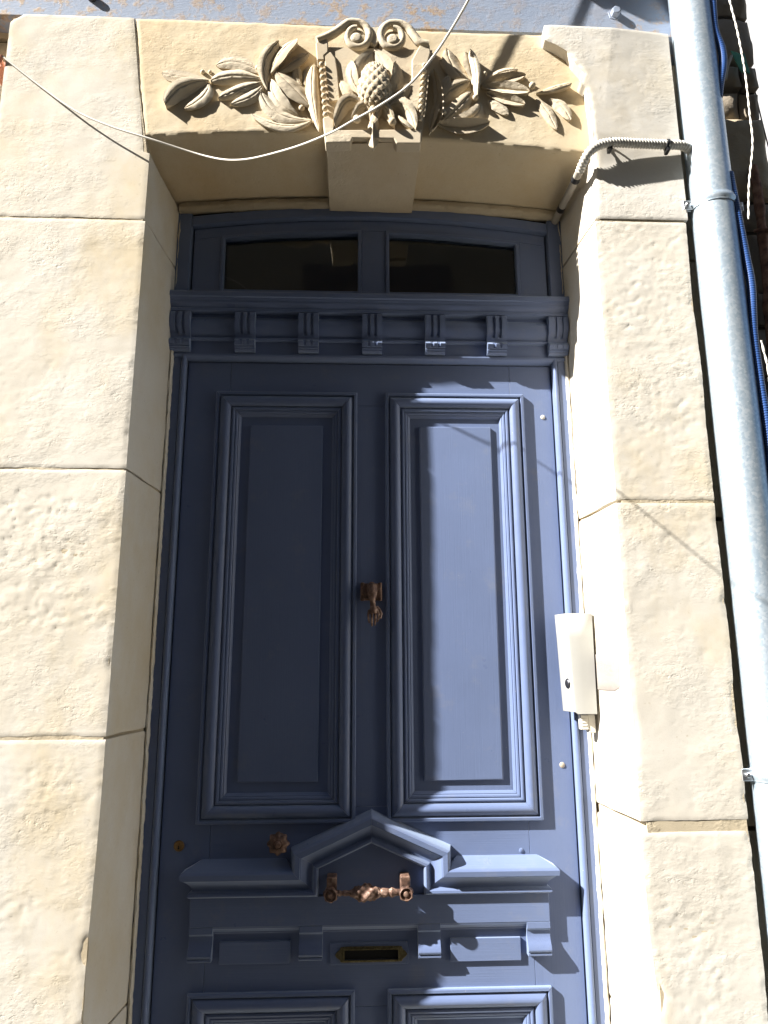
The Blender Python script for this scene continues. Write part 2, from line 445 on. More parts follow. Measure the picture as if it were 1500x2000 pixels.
# lintel: recessed carved field, arched edge, sloping soffit
YL = -.238
def ylx(x): return -.2485 + .0125 * smooth(-.50, .35, x)
arc_f = lambda x: 2.945 - .072 * (x / XI) ** 2
arc_b = lambda x: 2.900 - .028 * (x / XB) ** 2
def jl(z): return tl_r(z) + .0035
def arc_f(x):
    u = (x + .04) / (.523 if x < -.04 else .60); return 2.950 - (.026 if x < -.04 else .037) * u * u
mb = MB(); rows = []
nu, nv = 190, 60
for j in range(nv + 1):
    v_ = j / nv; row = []
    for i in range(nu + 1):
        u_ = i / nu
        x = -XI + (.60 + XI) * u_; z0_ = arc_f(x); z = z0_ + (3.283 - z0_) * v_
        xs = jl(z) + (.60 - jl(z)) * u_
        z = arc_f(max(-XI, min(XI, xs))) + (3.283 - arc_f(max(-XI, min(XI, xs)))) * v_
        p = Vector((xs, 0, z))
        d = .0011 * noise.noise(p * 6) + .0006 * fbm(p * 22, 4) + .0003 * fbm(p * 90, 3)
        e = min((z - arc_f(max(-XI, min(XI, xs)))), 3.283 - z, (xs - jl(z)))
        d -= .0022 * (1 - smooth(0, .006, e)) * (1 + noise.noise(p * 35))
        row.append((xs, ylx(xs) - d, z))
    rows.append(row)
# carry on over the top
rows.append([(x, y + .16, z + .002) for x, y, z in rows[-1]])
R_ = mb.grid(rows)
soff = [R_[0]]
for k in range(1, 31):
    t = k / 30; r = []
    for vtx in R_[0]:
        x = vtx.co.x; xx = max(-XI, min(XI, x)) ; zf = vtx.co.z; x2 = x * (1 - t * (1 - XB / XI))
        p = Vector((x, t * .3, 3)); d = .0016 * noise.noise(p * 9) + .0008 * fbm(p * 30, 3)
        y0_ = ylx(x) + .003; r.append(mb.v((x2, y0_ * (1 - t), zf + (arc_b(xx) - zf) * t + d)))
    a = soff[-1]
    for i in range(len(r) - 1): mb.f((a[i], r[i], r[i + 1], a[i + 1]))
    soff.append(r)
LIN = mb.build('lintel', M['lintel'], SUR, ang=60, recalc=False)
mb = MB(); rows = []
for k, (yy, dz) in enumerate(((-.046, .004), (-.050, -.010), (-.042, -.019), (-.026, -.019))):
    rows.append([(x, yy - .004 * noise.noise(Vector((x * 30, k, 0))), arc_b(x) + dz + (.005 * noise.noise(Vector((x * 25, k * 3, 5))) if k else 0)) for x in [-.54 + 1.08 * i / 120 for i in range(121)]])
mb.grid(rows); mb.build('mortar_fillet', M['mortar'], SUR, ang=60)
mb = MB()
for sx, x0 in ((-1, -.5415), (1, .5415)):
    rows = []
    for k, (dx, yy) in enumerate(((.001, -.030), (-.003, -.032), (-.006, -.028), (-.007, -.017))):
        rows.append([(x0 + sx * dx + sx * (.0022 * noise.noise(Vector((z * 28, k, sx))) + .0018 * noise.noise(Vector((z * 90, k, sx + 5)))), yy - .004 * noise.noise(Vector((z * 22, k, sx * 3))), z) for z in [.1 + 2.76 * i / 300 for i in range(301)]])
    mb.grid(rows)
mb.build('mortar_fillet', M['jamb'], SUR, ang=60)
# repair patch on the right reveal
mb = MB(); c = (-.128, 1.588); ring = []
for i in range(28):
    a = 2 * math.pi * i / 28
    ca, sa = math.cos(a), math.sin(a)
    ry = .075 * abs(ca) ** .35 * (1 if ca > 0 else -1); rz = .043 * abs(sa) ** .35 * (1 if sa > 0 else -1)
    ry *= 1 + .08 * noise.noise(Vector((ca * 3, sa * 3, 1))); rz *= 1 + .12 * noise.noise(Vector((ca * 4, sa * 4, 2)))
    y = c[0] + ry; ring.append((y, c[1] + rz))
def revx(y): return XB + (XI - XB) * (-y / .25)
def revface(off, sc):
    return [(revx(c[0] + (y - c[0]) * sc) - off, c[0] + (y - c[0]) * sc, c[1] + (z - c[1]) * sc) for y, z in ring]
R_ = mb.grid([revface(-.004, 1), revface(.0015, 1), revface(.003, .95), revface(.0026, .5)], True); mb.f(R_[-1])
mb.build('repair_patch', M['patch'], SUR, ang=50)
# threshold
mb = MB(); mb.box(-.54, .54, -.25, .06, .001, .115); mb.build('door_step', M['jamb'], SUR, bevel=.008)
# recessed wall strips either side, in courses
def course(x0, x1, y0, y1, z0, z1, material, parent, amp=.004, nm='wall_stone'):
    mb = MB(); n = 12; mz = max(4, int((z1 - z0) / .02)); rows = []
    for j in range(mz + 1):
        z = z0 + (z1 - z0) * j / mz; r = []
        for i in range(n + 1):
            x = x0 + (x1 - x0) * i / n; p = Vector((x, y0, z))
            e = min(x - x0, x1 - x, z - z0, z1 - z)
            r.append((x, y0 - amp * fbm(p * 18, 4) + amp * 2 * (1 - smooth(0, .02, e)), z))
        rows.append(r)
    R_ = mb.grid(rows)
    bd = R_[0] + [r[-1] for r in R_[1:]] + R_[-1][-2::-1] + [r[0] for r in R_[-2:0:-1]]
    bk = [mb.v((v_.co.x, y1, v_.co.z)) for v_ in bd]
    for i in range(len(bd)): j = (i + 1) % len(bd); mb.f((bd[i], bd[j], bk[j], bk[i]))
    return mb.build(nm, material, parent, ang=55)
for z0, z1 in ((.1, .62), (.628, 1.236), (1.246, 1.95), (1.962, 2.662), (2.67, 3.29)):
    course(.78, .955, -.15, -.02, z0, z1, M['recess'], SUR)
for z0, z1, yy in ((.1, 2.3, -.12), (2.31, 3.12, -.12), (3.13, 3.30, -.15), (3.312, 3.335, -.155)):
    course(-1.6, -.945, yy, -.02, z0, z1, M['recess'], SUR)

# ---- carved relief on the lintel
def leaf(base, mid, tip, width, l0=.010, l1=.022, dome=.010, roll=0.0, parent=LIN, px=True, yb=YL, org=(300, 40), sc=4.1667, rib=.35, mt='carve', ymin=None, nm='carved_leaf', pw=.75, n=22):
    def P(q):
        p = pt(org[0] + q[0] / sc, org[1] + q[1] / sc, yb - .014); return Vector((p.x, p.z))
    if parent is LIN: yb = ylx(P(mid).x)
    b, m_, t_ = P(base), P(mid), P(tip)
    W = width / sc / 2 * 0.00150
    mb = MB(); S = [-1, -.86, -.6, -.3, -.1, 0, .1, .3, .6, .86, 1]
    top = []
    seed = Vector((base[0] * .13, base[1] * .17, 1))
    kl = .46 if parent is LIN else .44
    fold = (.75, .6, -.5, .8, -.35)[int(base[0] + tip[1] + width) % 5]
    for i in range(n + 1):
        t = i / n
        c = b * (1 - t) ** 2 + m_ * 2 * t * (1 - t) * 1.0 + t_ * t * t if False else b.lerp(m_, t).lerp(m_.lerp(t_, t), t)
        # curve through the middle point
        c = c + (m_ - (b + m_ * 2 + t_) / 4) * (4 * t * (1 - t)) * 1.0
        dv = ((m_ - b) * (1 - t) + (t_ - m_) * t).normalized(); nrm = Vector((-dv.y, dv.x))
        wv = W * ((max(0.0, 1 - abs(2 * t - 1) ** 2.3)) ** .62 * (.62 + .38 * smooth(0, .45, t)) + .05 * (1 - t))
        wv *= 1 + .07 * noise.noise(seed + Vector((t * 6, 0, 0)))
        lift = l0 + (l1 - l0) * math.sin(math.pi * .5 * t) ** 1.2
        row = []
        for s in S:
            h = kl * lift + .85 * fold * dome * (.62 - abs(s) ** 1.3) * math.sin(math.pi * min(1, .12 + .88 * t)) ** .5 - abs(fold) * rib * dome * math.exp(-(s / .10) ** 2) + .75 * roll * s * math.sin(math.pi * (.1 + .8 * t))
            h += .0009 * noise.noise(Vector((s * 3, t * 9, base[0]))) + .0008 * fbm(Vector((s * 5, t * 22, base[1])), 3)
            q = c + nrm * wv * s
            row.append(Vector((q.x, yb - max(h, .0015), q.y)))
        top.append(row)
    rows = []
    for row in top:
        l, r = row[0], row[-1]; cl = (l + r) / 2
        il = l.lerp(cl, .5); ir = r.lerp(cl, .5); jl_ = l.lerp(cl, .16); jr_ = r.lerp(cl, .16)
        rows.append([(il.x, yb + .003, il.z), (jl_.x, yb - max(0.0008, (yb - l.y) - .0055), jl_.z)] + [tuple(v_) for v_ in row] + [(jr_.x, yb - max(0.0008, (yb - r.y) - .0055), jr_.z), (ir.x, yb + .003, ir.z)])
    R_ = mb.grid(rows); mb.f(R_[0][::-1]); mb.f(R_[-1])
    return mb.build(nm, M[mt], parent, ang=48)
def bead(px, py, r, parent=LIN, yb=YL, lift=.012, nm='carved_berry', org=(0, 0), sc=1.0, n=8):
    p = pt(org[0] + px / sc, org[1] + py / sc, yb - lift)
    mb = MB(); mb.sphere((p.x, p.y, p.z), r, n); return mb.build(nm, M['carve'], parent, ang=80)
LEFT = [
    ((430, 450), (200, 425), (55, 395), 105, .002, .004, .004, 0), ((440, 480), (400, 600), (245, 700), 120, .006, .016, .012, .004),
    ((445, 468), (230, 540), (95, 690), 130, .010, .034, .014, -.012), ((880, 400), (680, 315), (500, 340), 120, .004, .008, .006, .002),
    ((890, 460), (660, 440), (460, 480), 120, .012, .020, .014, -.004), ((885, 480), (720, 545), (525, 620), 85, .010, .022, .012, -.006),
    ((890, 485), (800, 600), (625, 668), 90, .006, .020, .010, -.004), ((1170, 745), (1010, 640), (955, 470), 110, .008, .020, .010, -.016),
    ((1000, 410), (1130, 330), (1265, 245), 110, .010, .018, .012, -.006), ((950, 420), (1030, 270), (1170, 155), 130, .016, .036, .014, -.020),
    ((920, 540), (905, 340), (1020, 165), 100, .018, .030, .014, .010), ((1290, 790), (1010, 740), (870, 560), 130, .008, .014, .012, .006),
    ((1290, 790), (1050, 850), (795, 755), 95, .010, .026, .012, .010), ((1200, 500), (1165, 420), (1170, 340), 70, .006, .014, .008, 0),
    ((1285, 690), (1140, 545), (1000, 415), 160, .012, .026, .016, .010), ((1225, 500), (1250, 400), (1300, 340), 60, .004, .010, .008, 0),
    ((1345, 880), (1290, 590), (1305, 355), 95, .022, .034, .016, -.006)]
for L in LEFT: leaf(*L)
for q in ((400, 420, .006), (460, 420, .005), (850, 385, .007), (1205, 715, .008)): bead(*q, org=(300, 40), sc=4.1667)
RIGHT = [
    ((520, 670), (470, 810), (240, 870), 130, .010, .016, .010, -.012), ((105, 930), (165, 740), (118, 420), 72, .014, .030, .014, -.008),
    ((85, 960), (120, 800), (165, 690), 62, .016, .024, .012, -.010), ((430, 500), (300, 400), (235, 220), 150, .010, .016, .012, .004),
    ((450, 490), (320, 430), (175, 310), 110, .008, .010, .010, 0), ((460, 500), (435, 370), (405, 260), 110, .014, .020, .012, .010),
    ((490, 660), (480, 450), (430, 265), 75, .026, .042, .014, -.010), ((150, 745), (270, 590), (435, 515), 110, .012, .022, .012, .010),
    ((190, 610), (220, 520), (260, 450), 70, .006, .012, .008, 0), ((180, 860), (310, 770), (450, 610), 130, .012, .030, .014, .008),
    ((145, 860), (370, 905), (605, 872), 100, .014, .030, .014, .010), ((590, 660), (670, 710), (770, 790), 95, .006, .014, .008, 0),
    ((540, 520), (680, 445), (850, 408), 80, .008, .020, .010, 0), ((580, 600), (740, 660), (910, 712), 85, .012, .026, .012, .004),
    ((530, 530), (720, 495), (915, 462), 85, .014, .028, .012, .004), ((540, 550), (750, 575), (945, 612), 110, .016, .034, .016, 0),
    ((1010, 640), (1100, 760), (1185, 920), 90, .004, .014, .008, .002), ((1120, 650), (1220, 720), (1305, 845), 95, .006, .020, .010, .004),
    ((1010, 605), (1170, 575), (1310, 545), 60, .012, .036, .010, -.004)]
for L in RIGHT: leaf(*L, org=(820, 40), sc=4.4118)
for q in ((970, 560, .009), (560, 460, .006), (205, 795, .008), (480, 665, .008)): bead(*q, org=(820, 40), sc=4.4118)

# ---- keystone
YK = -.268
mb = MB()
kp = [(-.146, 3.195), (-.132, 3.06), (-.119, 2.900), (.124, 2.916), (.138, 3.06), (.155, 3.185)]
# block with a nearly level underside running back to the frame
front = [(-.146, 3.19), (-.118, 2.893), (.123, 2.911), (.155, 3.19)]
backp = [(-.146, 3.19), (-.119, 2.871), (.115, 2.869), (.155, 3.19)]
rows = []
for k in range(25):
    t = k / 24; y = YK + (-.034 - YK) * t
    r = []
    for i in range(4):
        a, b_ = Vector(front[i]), Vector(backp[i]); q = a.lerp(b_, t); r.append(q)
    pts = []
    for i, (a, b_) in enumerate(((r[0], r[1]), (r[1], r[2]), (r[2], r[3]))):
        nn = 24
        for s in range(nn if i < 2 else nn + 1):
            q = a.lerp(b_, s / nn); p = Vector((q.x, y, q.y)); d = .0012 * fbm(p * 24, 4)
            if i == 1: p.z += d + (.003 * max(0, noise.noise(p * 30)) if k < 2 else 0)
            else: p.x += d
            pts.append(tuple(p))
    rows.append(pts)
R_ = mb.grid(rows); mb.f(R_[0][::-1])
KEY = mb.build('keystone', M['carve'], SUR, ang=40)
KO, KS = (600, 30), 5.769
def kpt(zx, zy, y): return pt(KO[0] + zx / KS, KO[1] + zy / KS, y)
def kpoly(pts, y0, y1, nm, bev=.003):
    mb = MB(); mb.prism([(kpt(a, b_, y0).x, kpt(a, b_, y0).z) for a, b_ in pts], y0, y1)
    return mb.build(nm, M['carve'], KEY, ang=40, bevel=bev)
# raised border bands (left band stepped at its top), shoulders and scrolls
kpoly([(95, 310), (130, 270), (235, 262), (235, 410), (190, 450), (195, 500), (110, 500)], YK - .0075, YK + .02, 'band')
kpoly([(188, 420), (270, 408), (320, 480), (345, 640), (372, 960), (250, 970), (212, 700)], YK - .006, YK + .02, 'band')
kpoly([(1270, 330), (1380, 320), (1390, 420), (1350, 560), (1300, 620), (1255, 1080), (1135, 970), (1180, 700), (1180, 500)], YK - .006, YK + .02, 'band')
kpoly([(175, 1150), (235, 1130), (300, 1180), (300, 1290), (1290, 1280), (1282, 1440), (1010, 1440), (975, 1385), (510, 1378), (490, 1425), (205, 1435)], YK - .014, YK + .02, 'band')
def scroll(pts, r0, r1, nm, y=YK - .010):
    mb = MB(); P_ = [kpt(a, b_, y) for a, b_ in pts]; n = len(P_)
    # smooth the polyline
    Q = []
    for i in range(n - 1):
        p0, p1, p2, p3 = P_[max(0, i - 1)], P_[i], P_[i + 1], P_[min(n - 1, i + 2)]
        for k in range(6):
            t = k / 6; Q.append(.5 * ((2 * p1) + (p2 - p0) * t + (2 * p0 - 5 * p1 + 4 * p2 - p3) * t * t + (3 * p1 - p0 - 3 * p2 + p3) * t ** 3))
    Q.append(P_[-1])
    mb.tube(Q, [r0 + (r1 - r0) * i / (len(Q) - 1) for i in range(len(Q))], 10)
    return mb.build(nm, M['carve'], KEY, ang=60)
def spiral(cx, cy, r0, r1, a0, turns, sg):
    n = int(abs(turns) * 14); return [(cx + (r0 + (r1 - r0) * i / n) * math.cos(a0 + sg * turns * 2 * math.pi * i / n), cy + (r0 + (r1 - r0) * i / n) * math.sin(a0 + sg * turns * 2 * math.pi * i / n)) for i in range(n + 1)]
scroll([(110, 290), (200, 255), (300, 205), (390, 140), (470, 85), (560, 85)] + spiral(562, 240, 150, 95, -math.pi / 2 + .3, .95, 1), .0115, .0085, 'scroll', YK - .002)
scroll([(1370, 335), (1270, 310), (1200, 230), (1140, 150), (1060, 105), (980, 95)] + spiral(965, 245, 148, 95, -math.pi / 2 - .3, .95, -1), .0115, .0085, 'scroll', YK - .002)
for cx, cy in ((555, 215), (968, 230)):
    p = kpt(cx, cy, YK - .02); mb = MB(); mb.lathe((p.x, YK + .01, p.z), (0, -1, 0), [(0, .0160), (.019, .0158), (.022, .0140), (.023, .008)], 20); mb.build('scroll_eye', M['carve'], KEY, ang=50)
    p = kpt(cx + 5, cy + 25, YK - .004); mb = MB(); mb.lathe((p.x, YK + .02, p.z), (0, -1, 0), [(0, .026), (.0205, .025), (.0225, .02)], 24); mb.build('scroll_disc', M['carve'], KEY, ang=50)
kpoly([(690, 130), (830, 130), (810, 290), (760, 340), (690, 280)], YK - .006, YK + .02, 'scroll_tie')
for k in range(9):
    t = k / 8; bead(160 + 45 * t, 555 + 565 * t, .0070, KEY, YK, .0085, 'carved_bead', KO, KS)
for k in range(10):
    t = k / 9; bead(1322 - 52 * t, 565 + 600 * t, .0068, KEY, YK, .009, 'carved_bead', KO, KS)
# pine cone
mb = MB()
c0 = kpt(762, 795, YK - .010); A = Vector((.0385, .022, .068)); rows = []
nt_, na_ = 56, 72
for i in range(nt_ + 1):
    th = math.pi * i / nt_; r = []
    for k in range(na_):
        a = 2 * math.pi * k / na_
        u = (a / (2 * math.pi)) * 11; v_ = (i / nt_) * 7.5
        p1, p2 = (u + v_) % 1.0, (u - v_) % 1.0
        hh = min(p1, 1 - p1, p2, 1 - p2) * 2
        egg = 1 + .16 * math.cos(th) * -1
        q = Vector((A.x * math.sin(th) * math.cos(a) * egg, A.y * math.sin(th) * math.sin(a) * egg, A.z * math.cos(th)))
        q *= 1 + .24 * min(.62, max(0, hh)) ** .8 * math.sin(th) ** .5
        r.append(c0 + q)
    rows.append(r)
mb.grid(rows, True); mb.build('pinecone', M['carve'], KEY, ang=25)
KL = [((700, 900), (600, 640), (745, 365), 190, .006, .016, .006, .012), ((830, 900), (890, 620), (755, 365), 170, .008, .018, .006, -.012),
      ((570, 860), (500, 680), (490, 500), 120, .004, .024, .008, -.016), ((930, 900), (1020, 720), (1000, 510), 130, .006, .024, .008, .016),
      ((560, 980), (440, 860), (375, 720), 110, .004, .018, .008, -.014), ((990, 980), (1110, 880), (1150, 740), 120, .004, .018, .008, .010),
      ((650, 1040), (470, 930), (310, 1055), 90, .010, .024, .010, .008), ((860, 1060), (1020, 940), (1160, 1050), 110, .010, .024, .010, .008),
      ((700, 1100), (470, 960), (310, 1250), 130, .014, .034, .016, -.016), ((720, 1190), (640, 1020), (500, 1180), 100, .014, .030, .014, -.014),
      ((760, 1210), (850, 1030), (990, 1250), 110, .016, .030, .014, .012), ((870, 1080), (1080, 1010), (1220, 1290), 140, .014, .034, .016, .014),
      ((1010, 1090), (1110, 1190), (1195, 1280), 90, .016, .034, .012, -.012), ((735, 1040), (745, 1150), (700, 1290), 90, .018, .028, .012, .010),
      ((770, 1040), (760, 1180), (760, 1300), 80, .018, .028, .012, -.008)]
for L in KL: leaf(*L, parent=KEY, yb=YK, org=KO, sc=KS, rib=.25)
leaf((745, 1210), (735, 1330), (745, 1480), 130, .022, .020, .014, 0, parent=KEY, yb=YK, org=KO, sc=KS, rib=-.5)
for q in ((560, 1170, .010), (960, 1200, .010), (740, 1060, .009)): bead(*q, KEY, YK, .022, 'carved_berry', KO, KS)

# ------------------------------------------------------------------ door frame, cornice, transom
FR = thing('door_frame', 'navy painted door frame with bracketed cornice and arched glazed transom', 'door frame', (0, -.03, .1))
def sweep_rect(x0, x1, z0, z1, prof, y, material, parent, name='moulding', gap=.0005):
    """four mitred strips; prof (inset, height towards the street)"""
    def corner(i, d):
        return [(x0 + d, z0 + d), (x1 - d, z0 + d), (x1 - d, z1 - d), (x0 + d, z1 - d)][i]
    for i in range(4):
        j = (i + 1) % 4
        mb = MB(); A_, B_ = [], []
        for d, h in prof:
            a, b_ = Vector(corner(i, d)), Vector(corner(j, d)); dr = (b_ - a).normalized() * gap
            a, b_ = a + dr, b_ - dr
            A_.append((a.x, y - h, a.y)); B_.append((b_.x, y - h, b_.y))
        R_ = mb.grid([A_, B_]); 
        mb.f(R_[0]); mb.f(R_[1][::-1])
        mb.build(name, material[i % 2], parent, ang=32)
for sx in (-1, 1):
    mb = MB()
    # post plan: outer face, front, small quirk, bead by the leaf
    plan = [(.5455, .05), (.5455, -.020), (.516, -.020), (.5155, -.017), (.514, -.017), (.5135, -.021)]
    plan += [(.508 + .0062 * math.cos(a), -.019 - .0062 * math.sin(a)) for a in [math.pi * (.05 + .9 * k / 8) for k in range(9)]]
    plan += [(.5022, -.012), (.502, .05)]
    rows = [[(sx * x, y, z) for x, y in plan] for z in (.116, 2.432)]
    R_ = mb.grid(rows, True); mb.f(R_[0]); mb.f(R_[1][::-1])
    mb.build('frame_post', M['paint_v'], FR, ang=30)
    mb = MB(); mb.box(min(sx * .5457, sx * .505), max(sx * .5457, sx * .505), -.031, .05, 2.60, arc_b(.53) - .016); mb.build('frame_post', M['paint_v'], FR, bevel=.003)
def arch_bar(mb, x0, x1, lo, hi, y0, y1, n=30):
    rows = []
    for i in range(n + 1):
        x = x0 + (x1 - x0) * i / n
        rows.append([(x, y0, lo(x)), (x, y0, hi(x)), (x, y1, hi(x)), (x, y1, lo(x))])
    R_ = mb.grid(rows, True); mb.f(R_[0]); mb.f(R_[-1][::-1])
za = lambda x: 2.886 - .045 * (x / .54) ** 2
zs_ = lambda x: za(x) - .030
zg = lambda x: 2.816 - .027 * (x / .42) ** 2
mb = MB(); arch_bar(mb, -.505, .505, zs_, za, -.031, .05); mb.build('frame_head', M['paint_h'], FR, bevel=.003)
# transom sash
SASHY = -.014
mb = MB(); arch_bar(mb, -.5, .5, lambda x: zg(x) + .006, lambda x: zs_(x) - .002, SASHY, .03); mb.build('sash_rail', M['paint_h'], FR, bevel=.002)
for x0, x1 in ((-.5, -.424), (-.028, .041), (.424, .5)):
    mb = MB(); rows = [[(x0, SASHY - .0004, 2.6), (x1, SASHY - .0004, 2.6), (x1, .03, 2.6), (x0, .03, 2.6)]]
    rows.append([(x0, SASHY - .0004, zg(x0) + .006), (x1, SASHY - .0004, zg(x1) + .006), (x1, .03, zg(x1) + .006), (x0, .03, zg(x0) + .006)])
    R_ = mb.grid(rows, True); mb.f(R_[0]); mb.f(R_[1][::-1]); mb.build('sash_stile', M['paint_v'], FR, bevel=.002)
mb = MB(); mb.box(-.5, .5, SASHY - .001, .03, 2.598, 2.632); mb.build('sash_rail', M['paint_h'], FR, bevel=.002)
for x0, x1 in ((-.424, -.028), (.041, .424)):
    mb = MB()
    arch_bar(mb, x0, x1, lambda x: zg(x) - .003, lambda x: zg(x) + .0065, SASHY - .004, .005)
    for xa, xb in ((x0, x0 + .010), (x1 - .010, x1)): mb.box(xa, xb, SASHY - .0042, .005, 2.61, zg(xa) + .002)
    mb.build('glazing_bead', M['paint'], FR, bevel=.002)
    mb = MB(); arch_bar(mb, x0 + .002, x1 - .002, lambda x: 2.62, lambda x: zg(x) + .003, .001, .005, 20)
    mb.build('glass_pane', M['glass'], FR, ang=30)
# cornice, run straight between the reveals
prof = [(2.600, .0), (2.602, .058), (2.597, .061), (2.586, .061), (2.584, .056), (2.580, .0555), (2.578, .054)]
prof += [(2.576 - .017 * k / 6, .053 - .009 * math.sin(k / 6 * math.pi / 2) ** 2 + .003 * math.sin(k / 6 * math.pi)) for k in range(7)]
prof += [(2.556, .046), (2.549, .046), (2.547, .026), (2.541, .026)]
prof += [(2.539 - .057 * k / 12, .026 + .014 * math.sin(math.pi * (k / 12) ** .9)) for k in range(13)]
prof += [(2.481, .025), (2.479, .030), (2.475, .031), (2.472, .029), (2.471, .0205), (2.436, .0205), (2.435, .0245), (2.431, .0255), (2.427, .024), (2.424, .0195), (2.4215, .015), (2.4215, .0)]
mb = MB(); rows = []
for i in range(41):
    x = -.5462 + 1.0924 * i / 40
    rows.append([(x, -h - (.0006 * noise.noise(Vector((x * 8, z * 40, 0))) if h else -.03), z) for z, h in prof])
R_ = mb.grid(rows); mb.f(R_[0]); mb.f(R_[-1][::-1])
mb.build('cornice', M['paint_h'], FR, ang=30)
# carved brackets
bp = [(2.5475, .050), (2.545, .062), (2.538, .067), (2.528, .069), (2.515, .068), (2.502, .063), (2.492, .050), (2.484, .043), (2.477, .039), (2.472, .043), (2.468, .054), (2.462, .060), (2.456, .057), (2.452, .053), (2.4515, .048), (2.447, .049), (2.446, .044), (2.442, .043), (2.438, .036), (2.4375, .0)]
cols = [(-.027, 0), (-.0135, 0), (-.0125, 1), (-.0055, 1), (-.0045, 0), (.0045, 0), (.0055, 1), (.0125, 1), (.0135, 0), (.027, 0)]
bracket = None
for i, bx in enumerate((-.5175, -.343, -.1715, .002, .1745, .345, .5155)):
    if bracket is None:
        mb = MB(); rows = []
        for x, gr in cols:
            r = []
            for z, h in bp:
                g_ = gr * (.0062 if 2.486 < z < 2.5385 else (.0028 if 2.4525 < z < 2.4625 else 0))
                r.append((x, -(.02 + (h - .02) * .70 if h > .02 else h) + g_, z))
            rows.append([(x, -.02, 2.5475)] + r)
        R_ = mb.grid(rows); mb.f(R_[0]); mb.f(R_[-1][::-1])
        bracket = mb.build('bracket', M['paint'], FR, ang=28)
        off = bracket.location.copy(); o = bracket
    else:
        o = bracket.copy(); COL.objects.link(o); o.parent = FR
    o.location = off + Vector((bx, 0, 0))

# ------------------------------------------------------------------ the door leaf
DR = thing('door', 'navy panelled wooden front door, sunlit on its right half, with rusty iron fittings', 'door', (0, 0, .12))
PX = (.038, .418); UP = (1.2365, 2.332); LP = (.22, .877)
def dbox(nm, x0, x1, z0, z1, m_, y0=0.0, y1=.045, bev=.0012):
    mb = MB(); mb.box(x0, x1, y0, y1, z0, z1); return mb.build(nm, m_, DR, bevel=bev)
g_ = .0004
dbox('stile', -.4985, -.383, .13, 2.4185, M['paint_v']); dbox('stile', .383, .4985, .13, 2.4185, M['paint_v'])
dbox('rail', -.383 + g_, .383 - g_, 2.297, 2.4183, M['paint_h']); dbox('rail', -.383 + g_, .383 - g_, .842, 1.2715, M['paint_h']); dbox('rail', -.383 + g_, .383 - g_, .13, .255, M['paint_h'])
dbox('muntin', -.073, .073, 1.2715 + g_, 2.297 - g_, M['paint_v']); dbox('muntin', -.073, .073, .255 + g_, .842 - g_, M['paint_v'])
tor = [(.0125 + .0275 * k / 12, .0042 + .0112 * math.sin(math.pi * (.06 + .90 * k / 12)) ** .8 + .001 * k / 12) for k in range(13)]
mp = [(0, .0), (0, .0085), (.002, .011), (.0075, .0115), (.009, .009), (.0100, .0020), (.0118, .0020)] + tor
mp += [(.0405, .0020), (.0425, .0020), (.0435, .0060), (.047, .0078), (.0505, .0068), (.052, .0030), (.0535, .0030), (.0545, .0045), (.058, .0035), (.0605, .0005), (.062, .001), (.066, -.003), (.068, -.0055), (.0682, -.009)]
for sx in (-1, 1):
    for z0, z1 in (UP, LP):
        x0, x1 = (PX[0], PX[1]) if sx > 0 else (-PX[1], -PX[0])
        sweep_rect(x0, x1, z0, z1, mp, 0.0, (M['paint_h'], M['paint_v']), DR)
        mb = MB(); mb.box(x0 + .04, x1 - .04, .0065, .030, z0 + .04, z1 - .04)
        pn = mb.build('panel', M['paint_v'], DR, ang=0)
        mb = MB(); d = .0925
        rows = []
        fx0, fx1, fz0, fz1 = x0 + d, x1 - d, z0 + d, z1 - d
        for dd, yy in ((0, .0075), (0, .0010), (.0012, .0002), (.004, .0)):
            rows.append([(fx0 + dd, yy, fz0 + dd), (fx1 - dd, yy, fz0 + dd), (fx1 - dd, yy, fz1 - dd), (fx0 + dd, yy, fz1 - dd)])
        R_ = mb.grid(rows, True); mb.f(R_[-1])
        mb.build('panel_field', M['paint_v'], pn, ang=30)
# pedimented lock rail moulding
pp = [(0, .010), (0, .019), (.0015, .024), (.005, .0275), (.010, .0265), (.0135, .022), (.0145, .0185)]
pp += [(.0155 + .024 * k / 7, .0175 + .0175 * (1 - math.cos(k / 7 * math.pi / 2))) for k in range(8)]
pp += [(.0405, .037), (.0425, .0375), (.0430, .0425), (.054, .0435), (.058, .041), (.0605, .037), (.080, .0)]
ZP = 1.079
path = [(-.3985, ZP), (-.124, ZP), (-.124, 1.139), (0, 1.193), (.124, 1.139), (.124, ZP), (.3985, ZP)]
def offset_path(path, o, sidecap):
    pts = [Vector(p) for p in path]; out = []
    for i, p in enumerate(pts):
        if i == 0: d = (pts[1] - p).normalized(); out.append(p + Vector((-d.y, d.x)) * o); continue
        if i == len(pts) - 1: d = (p - pts[-2]).normalized(); out.append(p + Vector((-d.y, d.x)) * o); continue
        d1 = (p - pts[i - 1]).normalized(); d2 = (pts[i + 1] - p).normalized()
        n1 = Vector((-d1.y, d1.x)); n2 = Vector((-d2.y, d2.x)); b_ = (n1 + n2).normalized()
        out.append(p + b_ * o / max(.25, b_.dot(n1)))
    return out
